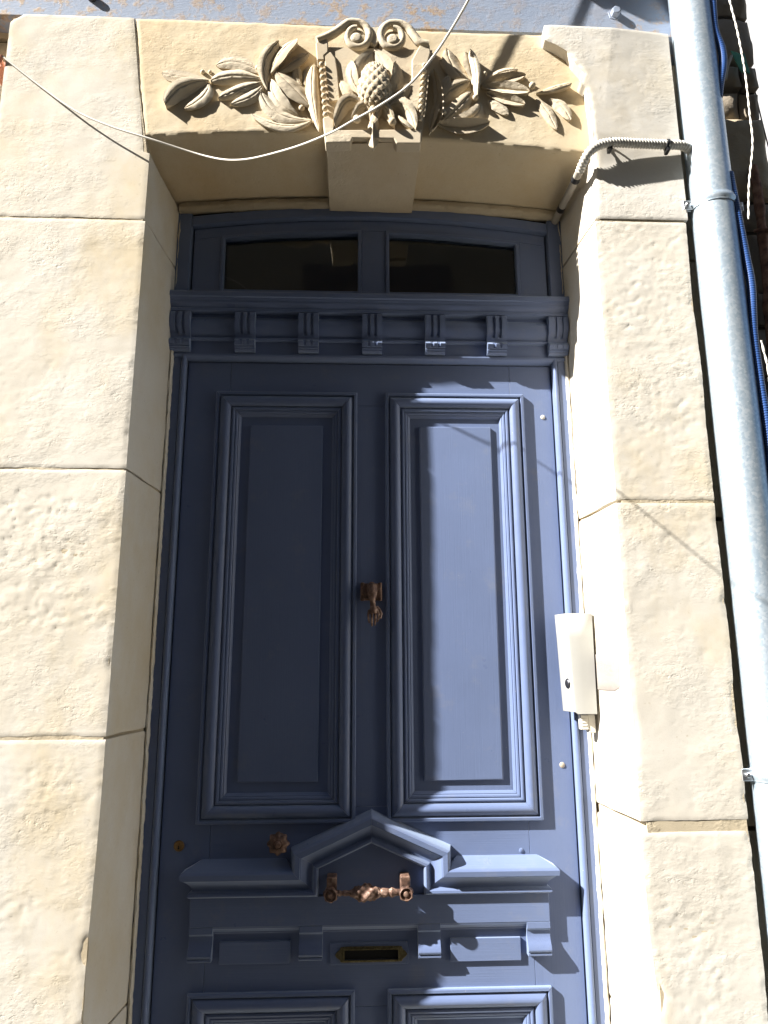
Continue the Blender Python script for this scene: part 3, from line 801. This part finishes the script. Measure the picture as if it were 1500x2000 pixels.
for si, (a, b_) in enumerate(((0, 1), (1, 2), (2, 3), (3, 4), (4, 5), (5, 6))):
    mb = MB(); rA, rB = [], []
    for o_, h in pp:
        if 0 < si < 5 and o_ > .07: o_ = .067
        q = offset_path(path, o_, 0); A_, B_ = q[a].copy(), q[b_].copy()
        if si in (1, 4) and o_ > .06:     # upright runs: the weathering dies into the door
            pass
        if si == 0: A_.x -= h
        if si == 5: B_.x += h
        dr = (B_ - A_).normalized() * .0002
        A_ += dr; B_ -= dr
        rA.append((A_.x, -h, A_.y)); rB.append((B_.x, -h, B_.y))
    rows = [rA, rB]
    if si == 0: rows = [[(x, .002, z) for x, y, z in rA], rA, rB]
    if si == 5: rows = [rA, rB, [(x, .002, z) for x, y, z in rB]]
    R_ = mb.grid(rows)
    mb.f(R_[0]); mb.f(R_[-1][::-1])
    mb.build('pediment_moulding', M['paint_h'], DR, ang=30)
# apron with four scrolled pendants
AP = .0155
mb = MB(); mb.prism([(-.4195, 1.0785), (-.4195, 1.016), (.4195, 1.016), (.4195, 1.0785)], -AP, .001); mb.prism([(-.1235, 1.079), (.1235, 1.079), (.1235, 1.1395), (0, 1.1935), (-.1235, 1.1395)], -.010, .001)
mb.build('apron_board', M['paint_h'], DR, bevel=.001)
PEN = [(-.4195, -.3655), (-.1665, -.113), (.1085, .161), (.3645, .4195)]
for x0, x1 in PEN:
    pr = [(1.0155, .0), (1.0155, AP), (1.002, AP + .0003), (1.000, AP - .0015), (.997, .0105), (.990, .0095), (.981, .0115), (.972, .017), (.965, .0215), (.958, .0235), (.954, .0225), (.9525, .019), (.951, .018), (.9505, .0205), (.946, .0205), (.9445, .018), (.944, .0)]
    mb = MB(); rows = [[(x, -h, z) for z, h in pr] for x in (x0, x1)]
    R_ = mb.grid(rows, True); mb.f(R_[0]); mb.f(R_[1][::-1]); mb.build('pendant', M['paint_v'], DR, ang=28, bevel=.0006, seg=1)
for (a, b_) in zip(PEN, PEN[1:]):
    x0, x1 = a[1] + .0003, b_[0] - .0003
    pr = [(1.0157, .0), (1.0157, .0148), (1.0125, .0140), (1.011, .0115), (1.004, .0065), (1.0025, .0068), (1.000, .006), (.999, .0)]
    mb = MB(); rows = [[(x, -h, z) for z, h in pr] for x in (x0, x1)]
    R_ = mb.grid(rows, True); mb.f(R_[0]); mb.f(R_[1][::-1]); mb.build('apron_moulding', M['paint_h'], DR, ang=25)
for x0, x1, z0, z1, h in ((-.350, -.187, .936, .982, .0065), (.185, .350, .932, .981, .0065), (-.095, .087, .929, .975, .0035)):
    mb = MB(); mb.box(x0, x1, -h, .001, z0, z1); mb.build('small_panel', M['paint_h'], DR, bevel=.0012)
# letter plate
LPt = None
mb = MB(); yf = -.0075
def endshape(s):
    return [(s * .063, .9345), (s * .071, .9355), (s * .073, .940), (s * .079, .944), (s * .084, .950), (s * .079, .957), (s * .073, .961), (s * .071, .9665), (s * .063, .9675)]
for s in (-1, 1): mb.prism(endshape(s) if s > 0 else endshape(s)[::-1], yf, -.0034)
mb.box(-.063, .063, yf, -.0034, .9345, .9395); mb.box(-.063, .063, yf, -.0034, .9620, .9675)
LPt = mb.build('letter_plate', M['brass'], DR, ang=40, bevel=.0012)
mb = MB()
for x0, x1, z0, z1 in ((-.0645, -.0625, .9385, .963), (.0625, .0645, .9385, .963), (-.0645, .0645, .9385, .9402), (-.0645, .0645, .9613, .963)): mb.box(x0, x1, yf - .0025, yf + .001, z0, z1)
mb.build('slot_rim', M['brass'], LPt, bevel=.0006)
mb = MB(); mb.box(-.0625, .0625, -.0042, -.0036, .9402, .9613); mb.build('slot', M['slot'], LPt, ang=0)
# lock cylinder
p = pt(349, 1653, -.004)
mb = MB(); mb.lathe((p.x, .001, p.z), (0, -1, 0), [(0, .0125), (.003, .0125), (.0048, .0115), (.005, .0085), (.0046, .008), (.0046, 0)], 24); LK = mb.build('lock', M['lockbrass'], DR, ang=35)
mb = MB(); mb.box(p.x - .0009, p.x + .0009, -.0052, -.004, p.z - .006, p.z + .001); mb.lathe((p.x, -.004, p.z - .0045), (0, -1, 0), [(0, .0018), (.0013, .0018)], 10); mb.build('keyhole', M['slot'], LK, ang=0)
# round rosette knob
p = pt(543, 1648, -.035)
pet = lambda k, a: (.10 * math.cos(8 * a) if 4 <= k <= 9 else 0)
mb = MB(); mb.lathe((p.x, 0, p.z), (0, -1, 0), [(0, .017), (.003, .017), (.005, .010), (.016, .009), (.021, .016), (.026, .0225), (.032, .0245), (.038, .0235), (.043, .019), (.0445, .014), (.0455, .0105), (.044, .009), (.046, .0075), (.050, .0065), (.0515, .003), (.0518, 0)], 48, pet)
mb.build('knob', M['bronze'], DR, ang=40)
# knocker: cuffed hand
p = pt(726, 1155, -.016); kx, kz = 0.0, 1.790
mb = MB(); mb.box(-.026, .026, -.006, .001, 1.768, 1.812); KN = mb.build('knocker', M['bronze'], DR, bevel=.0025)
mb = MB(); mb.box(-.021, .021, -.016, -.006, 1.772, 1.809)
for s in (-1, 1): mb.tube([(s * .0225, -.012, 1.766), (s * .0225, -.012, 1.813)], .0052, 10)
mb.build('knocker_plate', M['bronze'], KN, bevel=.002)
mb = MB()
mb.tube([(.001, -.016, 1.806), (.001, -.024, 1.800), (.002, -.030, 1.786), (.002, -.031, 1.774), (.003, -.030, 1.763), (.004, -.029, 1.752), (.005, -.028, 1.742), (.006, -.027, 1.734)],
        [.010, .0135, .0130, .0105, .0070, .0072, .0105, .0100], 12)
mb.tube([(-.004, -.027, 1.742), (.016, -.027, 1.740)], .0062, 8)
for k, (dx, L, r) in enumerate(((-.0115, .030, .0031), (-.0036, .038, .0034), (.0044, .036, .0033), (.0118, .027, .0029))):
    x = .005 + dx
    mb.tube([(x * .9 + .0005, -.028, 1.742), (x + dx * .12, -.031, 1.740 - L * .35), (x + dx * .05, -.029, 1.740 - L * .72), (x - dx * .12, -.022, 1.740 - L)], [r * 1.15, r * 1.05, r * .95, r * .7], 8)
mb.tube([(.013, -.026, 1.750), (.0205, -.027, 1.742), (.0245, -.029, 1.732), (.0225, -.031, 1.720)], [.0048, .0042, .0038, .0028], 8)
hd = mb.build('knocker_hand', M['bronze'], KN, ang=70)
md = hd.modifiers.new('remesh', 'REMESH'); md.mode = 'VOXEL'; md.voxel_size = .0008; md.use_smooth_shade = True
# pull handle
HZ = 1.098
mb = MB()
for hx in (-.092, .078):
    mb.box(hx - .0115, hx + .0115, -.052, -.0095, HZ - .004, HZ + .030)
HN = mb.build('pull_handle', M['bronze'], DR, bevel=.0035)
for hx, hr in ((-.094, .0165), (.079, .0165)):
    mb = MB(); fl = lambda k, a: (.07 * math.cos(7 * a) if 2 <= k <= 4 else 0)
    mb.lathe((hx, -.030, HZ - .006), (0, -1, 0), [(0, .011), (.006, .0125), (.012, hr), (.024, hr), (.029, hr * .93), (.0305, hr * .8), (.027, hr * .72), (.027, hr * .4), (.031, hr * .3), (.032, 0)], 36, fl)
    mb.build('rosette', M['bronze'], HN, ang=40)
mb = MB()
gp = [(0, .0055), (.010, .0065), (.016, .0045), (.022, .006), (.032, .0055), (.040, .0085), (.047, .0125), (.056, .0155), (.068, .0175), (.080, .0165), (.090, .0135), (.100, .0105), (.104, .0085), (.108, .0095), (.120, .009), (.124, .0072), (.130, .0105), (.138, .0075), (.150, .006), (.158, .006)]
fine = []
for (a, ra), (b_, rb_) in zip(gp, gp[1:]):
    for k in range(4): fine.append((a + (b_ - a) * k / 4, ra + (rb_ - ra) * k / 4))
fine.append(gp[-1])
orn = lambda k, a: .16 * math.sin(3 * a + k * .55) * (1 if 20 < k < 44 else .25) + .08 * math.sin(7 * a - k * .9)
mb.lathe((-.084, -.050, HZ - .004), (1, 0, 0), fine, 40, orn); mb.build('grip', M['bronze'], HN, ang=50)
# small plugs and screw heads
for px_, py_, r, m_ in ((1060, 815, .0065, 'white_plastic'), (1098, 1494, .0068, 'tan'), (1018, 1661, .0055, 'white_plastic')):
    p = pt(px_, py_, 0); mb = MB(); mb.lathe((p.x, .001, p.z), (0, -1, 0), [(0, r), (.002, r), (.0032, r * .7), (.0036, 0)], 14); mb.build('screw_plug', M[m_] if m_ != 'white_plastic' or px_ != 1018 else M['paint'], DR, ang=50)
# dark hall behind the glass
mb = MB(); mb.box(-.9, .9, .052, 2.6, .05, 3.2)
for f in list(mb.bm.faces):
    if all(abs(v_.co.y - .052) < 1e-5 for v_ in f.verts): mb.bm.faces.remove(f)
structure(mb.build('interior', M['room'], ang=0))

# ------------------------------------------------------------------ steel beam above
BM = thing('steel_beam', 'grey-blue painted steel beam with rust spots above the carved lintel', 'beam', (0, -.1, 3.33))
mb = MB(); rows = []
for j in range(2): pass
zb = lambda x: 3.325 - .006 * (x + 1) / 2
for prof_ in ((lambda x: (-.02, zb(x))), (lambda x: (-.192, zb(x))), (lambda x: (-.2, zb(x) + .008)), (lambda x: (-.201, zb(x) + .12)), (lambda x: (-.2, 3.60)), (lambda x: (-.02, 3.60))):
    r = []
    for i in range(81):
        x = -2.2 + 3.14 * i / 80; y, z = prof_(x); r.append((x, y - .0015 * noise.noise(Vector((x * 3, z * 5, 1))), z))
    rows.append(r)
R_ = mb.grid(rows); mb.build('beam_web', M['beam'], BM, ang=40)
p = pt(1203, 22, -.21)
mb = MB(); mb.lathe((p.x, -.199, p.z), (0, -1, 0), [(0, .021), (.003, .021), (.0032, .0135), (.016, .0135), (.018, .011), (.018, 0)], 6); mb.build('bolt', M['beam'], BM, ang=25, bevel=.0015)
p = pt(180, -4, -.203); mb = MB(); mb.lathe((p.x, -.200, p.z), (0, -1, 0), [(0, .012), (.012, .012), (.014, .009), (.014, 0)], 16); mb.build('bolt', M['black'], BM, ang=25)  # black stub drawn in place of a dark hole in the beam
# bracket that throws its shadow on the beam and lintel
BK = thing('iron_bracket', 'dark iron bracket bar and plate standing off the beam above the door', 'bracket', (.1, -.3, 3.7))
def caster(px_, py_, y, gap):
    S = pt(px_, py_, y); return S - Vector((.731, .25, -.575)) * (gap / .25)
mb = MB(); a = caster(1155, -8, -.2, .16); b_ = caster(955, 145, -.24, .12); mb.tube([a + (a - b_) * .35, a, b_], .005, 8); mb.build('brace_bar', M['rust'], BK)
a = caster(1152, 2, -.2, .16); b_ = caster(1380, 24, -.2, .16)
mb = MB(); mb.prism([(a.x, a.z), (caster(1195, 6, -.2, .16).x, caster(1195, 6, -.2, .16).z), (caster(1240, 27, -.2, .16).x, caster(1240, 27, -.2, .16).z), (b_.x, b_.z), (b_.x + .1, b_.z + .25), (a.x, a.z + .25)], -.375, -.345); mb.build('plate', M['rust'], BK, bevel=.003)
mb = MB(); mb.tube([(a.x + .05, -.36, a.z + .2), (a.x + .05, -.198, a.z + .2)], .012, 8); mb.build('bracket_arm', M['rust'], BK)
mb = MB(); mb.tube([(b_.x, -.36, b_.z + .2), (b_.x, -.198, b_.z + .2)], .012, 8); mb.build('bracket_arm', M['rust'], BK)

# ------------------------------------------------------------------ drainpipe
DP = thing('drainpipe', 'shiny galvanised steel drainpipe running down the right of the doorway', 'pipe', (.868, -.25, 0))
PXc, PYc, PR = .869, -.252, .0525
mb = MB(); rows = []
for i in range(121):
    z = .05 + 3.75 * i / 120; xo = .004 * (z - 2) / 2
    rows.append([(PXc + xo + PR * math.cos(a) + .0003 * noise.noise(Vector((a, z * 5, 0))), PYc + PR * math.sin(a), z) for a in [2 * math.pi * k / 40 for k in range(40)]])
mb.grid(rows, True); mb.build('pipe', M['galva'], DP, ang=60)
def clamp(z):
    mb = MB(); xo = .004 * (z - 2) / 2
    rows = []
    for r, dz in ((PR + .0006, -.0135), (PR + .0026, -.0125), (PR + .003, -.008), (PR + .0055, -.004), (PR + .0055, .004), (PR + .003, .008), (PR + .0026, .0125), (PR + .0006, .0135)):
        rows.append([(PXc + xo + r * math.cos(a), PYc + r * math.sin(a), z + dz) for a in [2 * math.pi * k / 40 for k in range(40)]])
    mb.grid(rows, True)
    o = mb.build('pipe_clamp', M['galva'], DP, ang=50)
    for s in (-1, 1):
        mb = MB(); x0 = PXc + xo + s * (PR + .001); x1 = PXc + xo + s * (PR + .026)
        mb.box(min(x0, x1), max(x0, x1), PYc - .006, PYc - .0025, z - .0125, z + .0125); mb.box(min(x0, x1), max(x0, x1), PYc + .0025, PYc + .006, z - .0125, z + .0125)
        mb.build('clamp_lug', M['zinc'], o, bevel=.0035, seg=3)
        mb = MB(); xc_ = PXc + xo + s * (PR + .015); mb.lathe((xc_, PYc - .006, z), (0, -1, 0), [(0, .006), (.004, .006), (.0055, .0045), (.0055, 0)], 12); mb.tube([(xc_, PYc - .006, z), (xc_, PYc + .02, z)], .003, 8)
        mb.build('clamp_screw', M['zinc'], o, ang=30)
    mb = MB(); mb.tube([(PXc + xo, PYc + PR, z), (PXc + xo, -.14, z)], .005, 8); mb.build('clamp_stud', M['zinc'], o)
clamp(2.752); clamp(1.372)

# ------------------------------------------------------------------ conduit wrapping the arris
CO = thing('cable_conduit', 'white corrugated cable conduit bending round the jamb into the doorway corner', 'conduit', (.6, -.27, 2.9))
def spline(P_, k=10):
    P_ = [Vector(p) for p in P_]; Q = []; n = len(P_)
    for i in range(n - 1):
        p0, p1, p2, p3 = P_[max(0, i - 1)], P_[i], P_[i + 1], P_[min(n - 1, i + 2)]
        for q in range(k):
            t = q / k; Q.append(.5 * ((2 * p1) + (p2 - p0) * t + (2 * p0 - 5 * p1 + 4 * p2 - p3) * t * t + (3 * p1 - p0 - 3 * p2 + p3) * t ** 3))
    Q.append(P_[-1]); return Q
def resample(Q, st):
    out = [Q[0]]; acc = 0
    for a, b_ in zip(Q, Q[1:]):
        L = (b_ - a).length; d = st - acc
        while d <= L: out.append(a.lerp(b_, d / L)); d += st
        acc = L - (d - st)
    return out
def corrugated(P_, r, pitch, dp=.0016):
    Q = resample(spline(P_), pitch / 4); rs = [r - dp * (.5 + .5 * math.cos(2 * math.pi * i / 4)) for i in range(len(Q))]
    return Q, rs
CP = [(.835, -.255, 2.902), (.805, -.268, 2.917), (.756, -.272, 2.916), (.68, -.276, 2.914), (.615, -.280, 2.912), (.575, -.280, 2.902), (.552, -.276, 2.885), (.541, -.262, 2.869), (.537, -.240, 2.857)]
Q, rs = corrugated(CP, .0125, .0078, .0028)
mb = MB(); mb.tube(Q, rs, 14); mb.build('corrugated_sleeve', M['white_plastic'], CO, ang=80)
T0, T1 = Vector((.5385, -.250, 2.861)), Vector((.5275, -.035, 2.851))
mb = MB(); mb.tube([T0.lerp(T1, k / 6) for k in range(7)], .0105, 14); mb.build('smooth_tube', M['grey_tube'], CO, ang=60)
for t in (.16, .70):
    mb = MB(); a = T0.lerp(T1, t); b_ = T0.lerp(T1, t + .075); mb.tube([a, b_], .0116, 14); mb.build('collar', M['black'], CO, ang=50)
for x in (.607, .757):
    mb = MB(); c = Vector((x, -.274, 2.9145))
    rows = [[(x + dx + .003 * math.sin(a), c.y + r * math.cos(a), c.z + r * math.sin(a)) for a in [2 * math.pi * k / 20 for k in range(20)]] for dx, r in ((-.0035, .0122), (-.003, .0142), (.003, .0142), (.0035, .0122))]
    mb.grid(rows, True); mb.box(x - .004, x + .004, -.282, -.262, 2.893, 2.904)
    mb.build('cable_clip', M['black'], CO, ang=45)

# ------------------------------------------------------------------ cream metal box and its connector
BX = thing('metal_box', 'cream sheet-metal box with a dark round screw on the right door jamb', 'box', (.51, -.06, 1.49))
def plan(z):
    k = (z - 1.49) / .24
    return [(.4735 - .008 * k, -.032), (.487 - .008 * k, -.087), (.540 + .003 * k, -.087), (.5445 + .002 * k, -.034)]
mb = MB(); rows = []
zz = [1.4885, 1.49, 1.55, 1.61, 1.67, 1.7285]
for z in zz:
    pl = plan(z); r = []
    a, b_, c, d = [Vector(q) for q in pl]
    for q in (a, a.lerp(b_, .5), b_ + (a - b_).normalized() * .006, b_ + (a - b_).normalized() * .0015 + (c - b_).normalized() * .0015, b_ + (c - b_).normalized() * .006, c.lerp(b_, .5), c, d): r.append((q.x, q.y, z + (.005 if z < 1.50 and q.x < .49 else 0)))
    rows.append(r)
mb.grid(rows); o = mb.build('cover', M['white_metal'], BX, ang=30, recalc=False)
md = o.modifiers.new('solid', 'SOLIDIFY'); md.thickness = .0025; md.offset = -1
mb = MB(); a_ = plan(1.60); mb.box(.482, .541, -.080, -.036, 1.53, 1.712); mb.build('inner_body', M['white_plastic'], BX, bevel=.003)
mb = MB(); mb.box(.486, .541, -.0845, -.034, 1.7265, 1.7285); mb.build('lid', M['white_metal'], BX, bevel=.0008)
p1 = Vector((.4815, -.065, 1.560)); nn = Vector((-.055, -.0135, 0)).normalized()
nn = Vector((-(.087 - .032), -(.0135), 0)).normalized()
mb = MB(); mb.lathe(p1 - nn * .002, nn, [(0, .0135), (.003, .0135), (.006, .0115), (.0085, .007), (.0095, .003), (.0088, 0)], 20); mb.build('screw', M['dark_metal'], BX, ang=45)
CN = thing('junction_plug', 'small cream plug connector hanging under the metal box', 'connector', (.523, -.06, 1.46))
mb = MB(); mb.box(.5045, .523, -.070, -.050, 1.4515, 1.486); mb.build('plug_body', M['white_plastic'], CN, bevel=.0015)
mb = MB(); mb.box(.5234, .5405, -.068, -.046, 1.444, 1.4875); mb.build('socket', M['white_plastic'], CN, bevel=.0015)
mb = MB()
for k in range(3): mb.box(.5065, .5185, -.0712, -.0698, 1.460 + .007 * k, 1.4635 + .007 * k)
mb.build('ridge', M['white_plastic'], CN, bevel=.0004)

# ------------------------------------------------------------------ wire across the doorway and its hook
WP = [(-.956, -.256, 3.143), (-.856, -.258, 3.059), (-.755, -.268, 2.977), (-.657, -.283, 2.920), (-.556, -.296, 2.877), (-.41, -.305, 2.823), ] + [tuple(pt(a, b_, y)) for a, b_, y in ((470, 312, -.44), (560, 292, -.68), (640, 262, -.82), (690, 235, -.88), (745, 204, -.93), (800, 165, -.97), (845, 112, -1.01), (880, 60, -1.06), (915, 0, -1.11), (945, -60, -1.15), (985, -160, -1.2), (1040, -320, -1.26))] + [(.35, -1.9, 2.75), (1.4, -5.68, 5.2)]
mb = MB(); Q = spline(WP, 8); mb.tube(Q, [.0025 - .0008 * smooth(28, 55, i) for i in range(len(Q))], 8); tag(mb.build('wire', M['cord'], ang=80), 'thin white wire sagging across the doorway from the left jamb and rising past the pinecone', 'wire')
HK = thing('wall_hook', 'salmon plastic hook holding the wire at the left jamb edge', 'hook', (-.97, -.2, 3.15))
mb = MB(); mb.box(-1.01, -.962, -.215, -.12, 3.150, 3.166); mb.build('hook_plate', M['pink'], HK, bevel=.002)
mb = MB(); mb.tube([(-.975, -.21, 3.15), (-.968, -.245, 3.148), (-.958, -.256, 3.143), (-.966, -.250, 3.132), (-.98, -.24, 3.128)], .005, 8); mb.build('hook_arm', M['pink'], HK)

# ------------------------------------------------------------------ rubble wall at the right and what hangs on it
RW = thing('rubble_wall', 'dark weathered rubble stone wall beyond the drainpipe', 'wall', (1.04, -.1, 0))
mb = MB(); mb.prism([(.956, .0), (1.112, .0), (1.112, 4.2), (.956, 4.2)], -.118, .6); mb.build('mortar_bed', M['rubble_mortar'], RW, ang=0)
rnd = random.Random(3)
z = .02
while z < 4.1:
    h = rnd.uniform(.07, .20)
    if 2.85 < z < 3.02: h = .27
    xs = [.957]
    if h < .25 and rnd.random() < .7: xs.append(rnd.uniform(1.0, 1.07))
    xs.append(1.117)
    for a, b_ in zip(xs, xs[1:]):
        gz = rnd.uniform(.003, .010)
        course(a + .004, b_ - .004, -.138 - rnd.uniform(0, .012), -.1, z + gz, z + h - gz, M['recess'] if h > .25 else M['rubble'], RW, rnd.uniform(.005, .010), 'rubble_stone')
    z += h
def cable(P_, r, nm, m_, label, cat, corr=None, group=None, n=10):
    mb = MB()
    if corr:
        Q, rs = corrugated(P_, r, corr, r * .14); mb.tube(Q, rs, 12)
    else: mb.tube(spline(P_, 8), r, n)
    return tag(mb.build(nm, M[m_], ang=80), label, cat, group)
BY = -.284
cable([tuple(pt(x, y, BY)) for x, y in ((1372, -160), (1388, -40), (1392, 20), (1396, 60), (1409, 95), (1412, 125), (1406, 165), (1403, 192))], .0108, 'blue_conduit', 'blue', 'short blue corrugated conduit behind the top of the drainpipe', 'conduit', .0062, 'blue corrugated conduits by the drainpipe')
cable([tuple(pt(x, y, BY)) for x, y in ((1424, 338), (1440, 420), (1456, 500), (1467, 560), (1471, 650), (1483, 740), (1497, 830), (1506, 920), (1520, 1100))], .0112, 'blue_conduit', 'blue', 'long blue corrugated conduit beside the drainpipe below its upper clamp', 'conduit', .0062, 'blue corrugated conduits by the drainpipe')
cable([(.955, -.203, 3.14), (.953, -.20, 3.05), (.952, -.195, 2.95), (.952, -.200, 2.89)], .006, 'cable', 'olive', 'grey-green cable linking the two blue conduits behind the drainpipe', 'cable')
cable([(.925, -.19, 2.85), (.932, -.19, 2.7), (.940, -.19, 2.5), (.942, -.19, 2.3)], .006, 'cable', 'tan', 'thin beige cable between the drainpipe and the long blue conduit', 'cable')
def twisted(P_, r, label):
    Q = resample(spline(P_, 8), .003); mb = MB()
    for ph in (0, math.pi):
        mb.tube([q + Vector((math.cos(ph + i * .36), math.sin(ph + i * .36), 0)) * r * .75 for i, q in enumerate(Q)], r, 7)
    return tag(mb.build('twisted_cord', M['cord'], ang=80), label, 'cord', 'white twisted cords at the right edge')
twisted([tuple(pt(x, y, -.345)) for x, y in ((1405, -90), (1425, 0), (1440, 60), (1455, 140), (1464, 220), (1470, 280), (1463, 360), (1462, 430))], .0016, 'white twisted cord hanging free in front of the rubble wall at upper right')
twisted([tuple(pt(x, y, -.345)) for x, y in ((1487, 665), (1493, 690), (1500, 720), (1510, 800))], .0016, 'lower white twisted cord beside the rusty strip at the right edge')
mb = MB(); gp_ = [(1.025, 3.320), (1.045, 3.312), (1.063, 3.311), (1.073, 3.245), (1.048, 3.249), (1.036, 3.285)]
mb.prism(gp_, -.170, -.166)
tag(mb.build('plastic_scrap', M['green'], bevel=.001), 'torn green plastic scrap stuck on the rubble wall', 'scrap')
cable([(1.024, -.17, 3.300), (1.010, -.18, 3.272), (.995, -.185, 3.235), (.986, -.19, 3.20)], .0042, 'wire_end', 'tan', 'short pale wire end leading to the green plastic scrap', 'wire', None, 'loose wire ends on the rubble wall')
cable([(.982, -.175, 3.415), (.987, -.18, 3.395), (.987, -.18, 3.372)], .003, 'wire_end', 'pink', 'tiny salmon wire end beside the upper blue conduit', 'wire', None, 'loose wire ends on the rubble wall')
mb = MB(); Q = spline([(1.050, -.160, 2.945), (1.052, -.165, 2.86), (1.050, -.165, 2.75), (1.046, -.165, 2.6), (1.038, -.165, 2.465), (1.03, -.165, 2.2)], 10)
mb.tube(Q, [.0125 + .004 * noise.noise(Vector((q.z * 20, 1, 2))) for q in Q], 9); RS = tag(mb.build('rusty_bar', M['rust'], ang=60), 'flaking rusty iron bar standing against the rubble wall', 'bar')
mb = MB(); mb.tube([(1.024, -.17, 2.740), (1.035, -.183, 2.738), (1.05, -.185, 2.737), (1.07, -.17, 2.732)], .0045, 8); mb.build('tie_ring', M['rust'], RS)
TR = thing('grey_trunking', 'grey plastic trunking with a clip behind the drainpipe', 'trunking', (.95, -.17, 1.9))
mb = MB(); mb.box(.925, .968, -.186, -.14, 1.2, 2.30); mb.build('trunk', M['grey_pvc'], TR, bevel=.003)
mb = MB(); mb.box(.922, .973, -.190, -.14, 2.205, 2.222); mb.build('clip', M['white_plastic'], TR, bevel=.002)
mb = MB(); mb.box(.924, .972, -.190, -.14, 2.301, 2.312); mb.build('clip', M['grey_pvc'], TR, bevel=.002)
cable([(1.138, -.05, 3.62), (1.146, -.05, 3.502), (1.156, -.05, 3.36), (1.168, -.05, 3.20), (1.2, -.05, 2.9)], .002, 'cable', 'black', 'thin dark cable against the sky beyond the rubble wall', 'cable')

WB = thing('sky_backdrop', 'white stand-in for bright sky, a plain building beyond the dark rubble corner', 'backdrop', (4, 1.5, 0))  # white block added in place of the blown-out sky
mb = MB(); mb.box(1.5, 8.0, 1.2, 7, -.118, 9.0); mb.build('wall', M['sky_white'], WB, ang=0)
mb = MB(); mb.box(1.4, 8.1, 1.1, 7.1, 9.0, 9.2); mb.build('coping', M['slab'], WB, bevel=.02)
# ------------------------------------------------------------------ houses across the street (seen in the glass)
OH = thing('opposite_house', 'shaded stone house across the street reflected in the transom glass', 'house', (0, -7.2, 0))
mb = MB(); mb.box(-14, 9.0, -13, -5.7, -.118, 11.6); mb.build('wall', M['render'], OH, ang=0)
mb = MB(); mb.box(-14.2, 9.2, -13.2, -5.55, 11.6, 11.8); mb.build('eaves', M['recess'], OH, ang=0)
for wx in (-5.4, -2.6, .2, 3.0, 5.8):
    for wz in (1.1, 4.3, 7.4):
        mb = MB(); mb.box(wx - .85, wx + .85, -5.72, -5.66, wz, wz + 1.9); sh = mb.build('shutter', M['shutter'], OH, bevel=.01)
SC.render.film_transparent = False
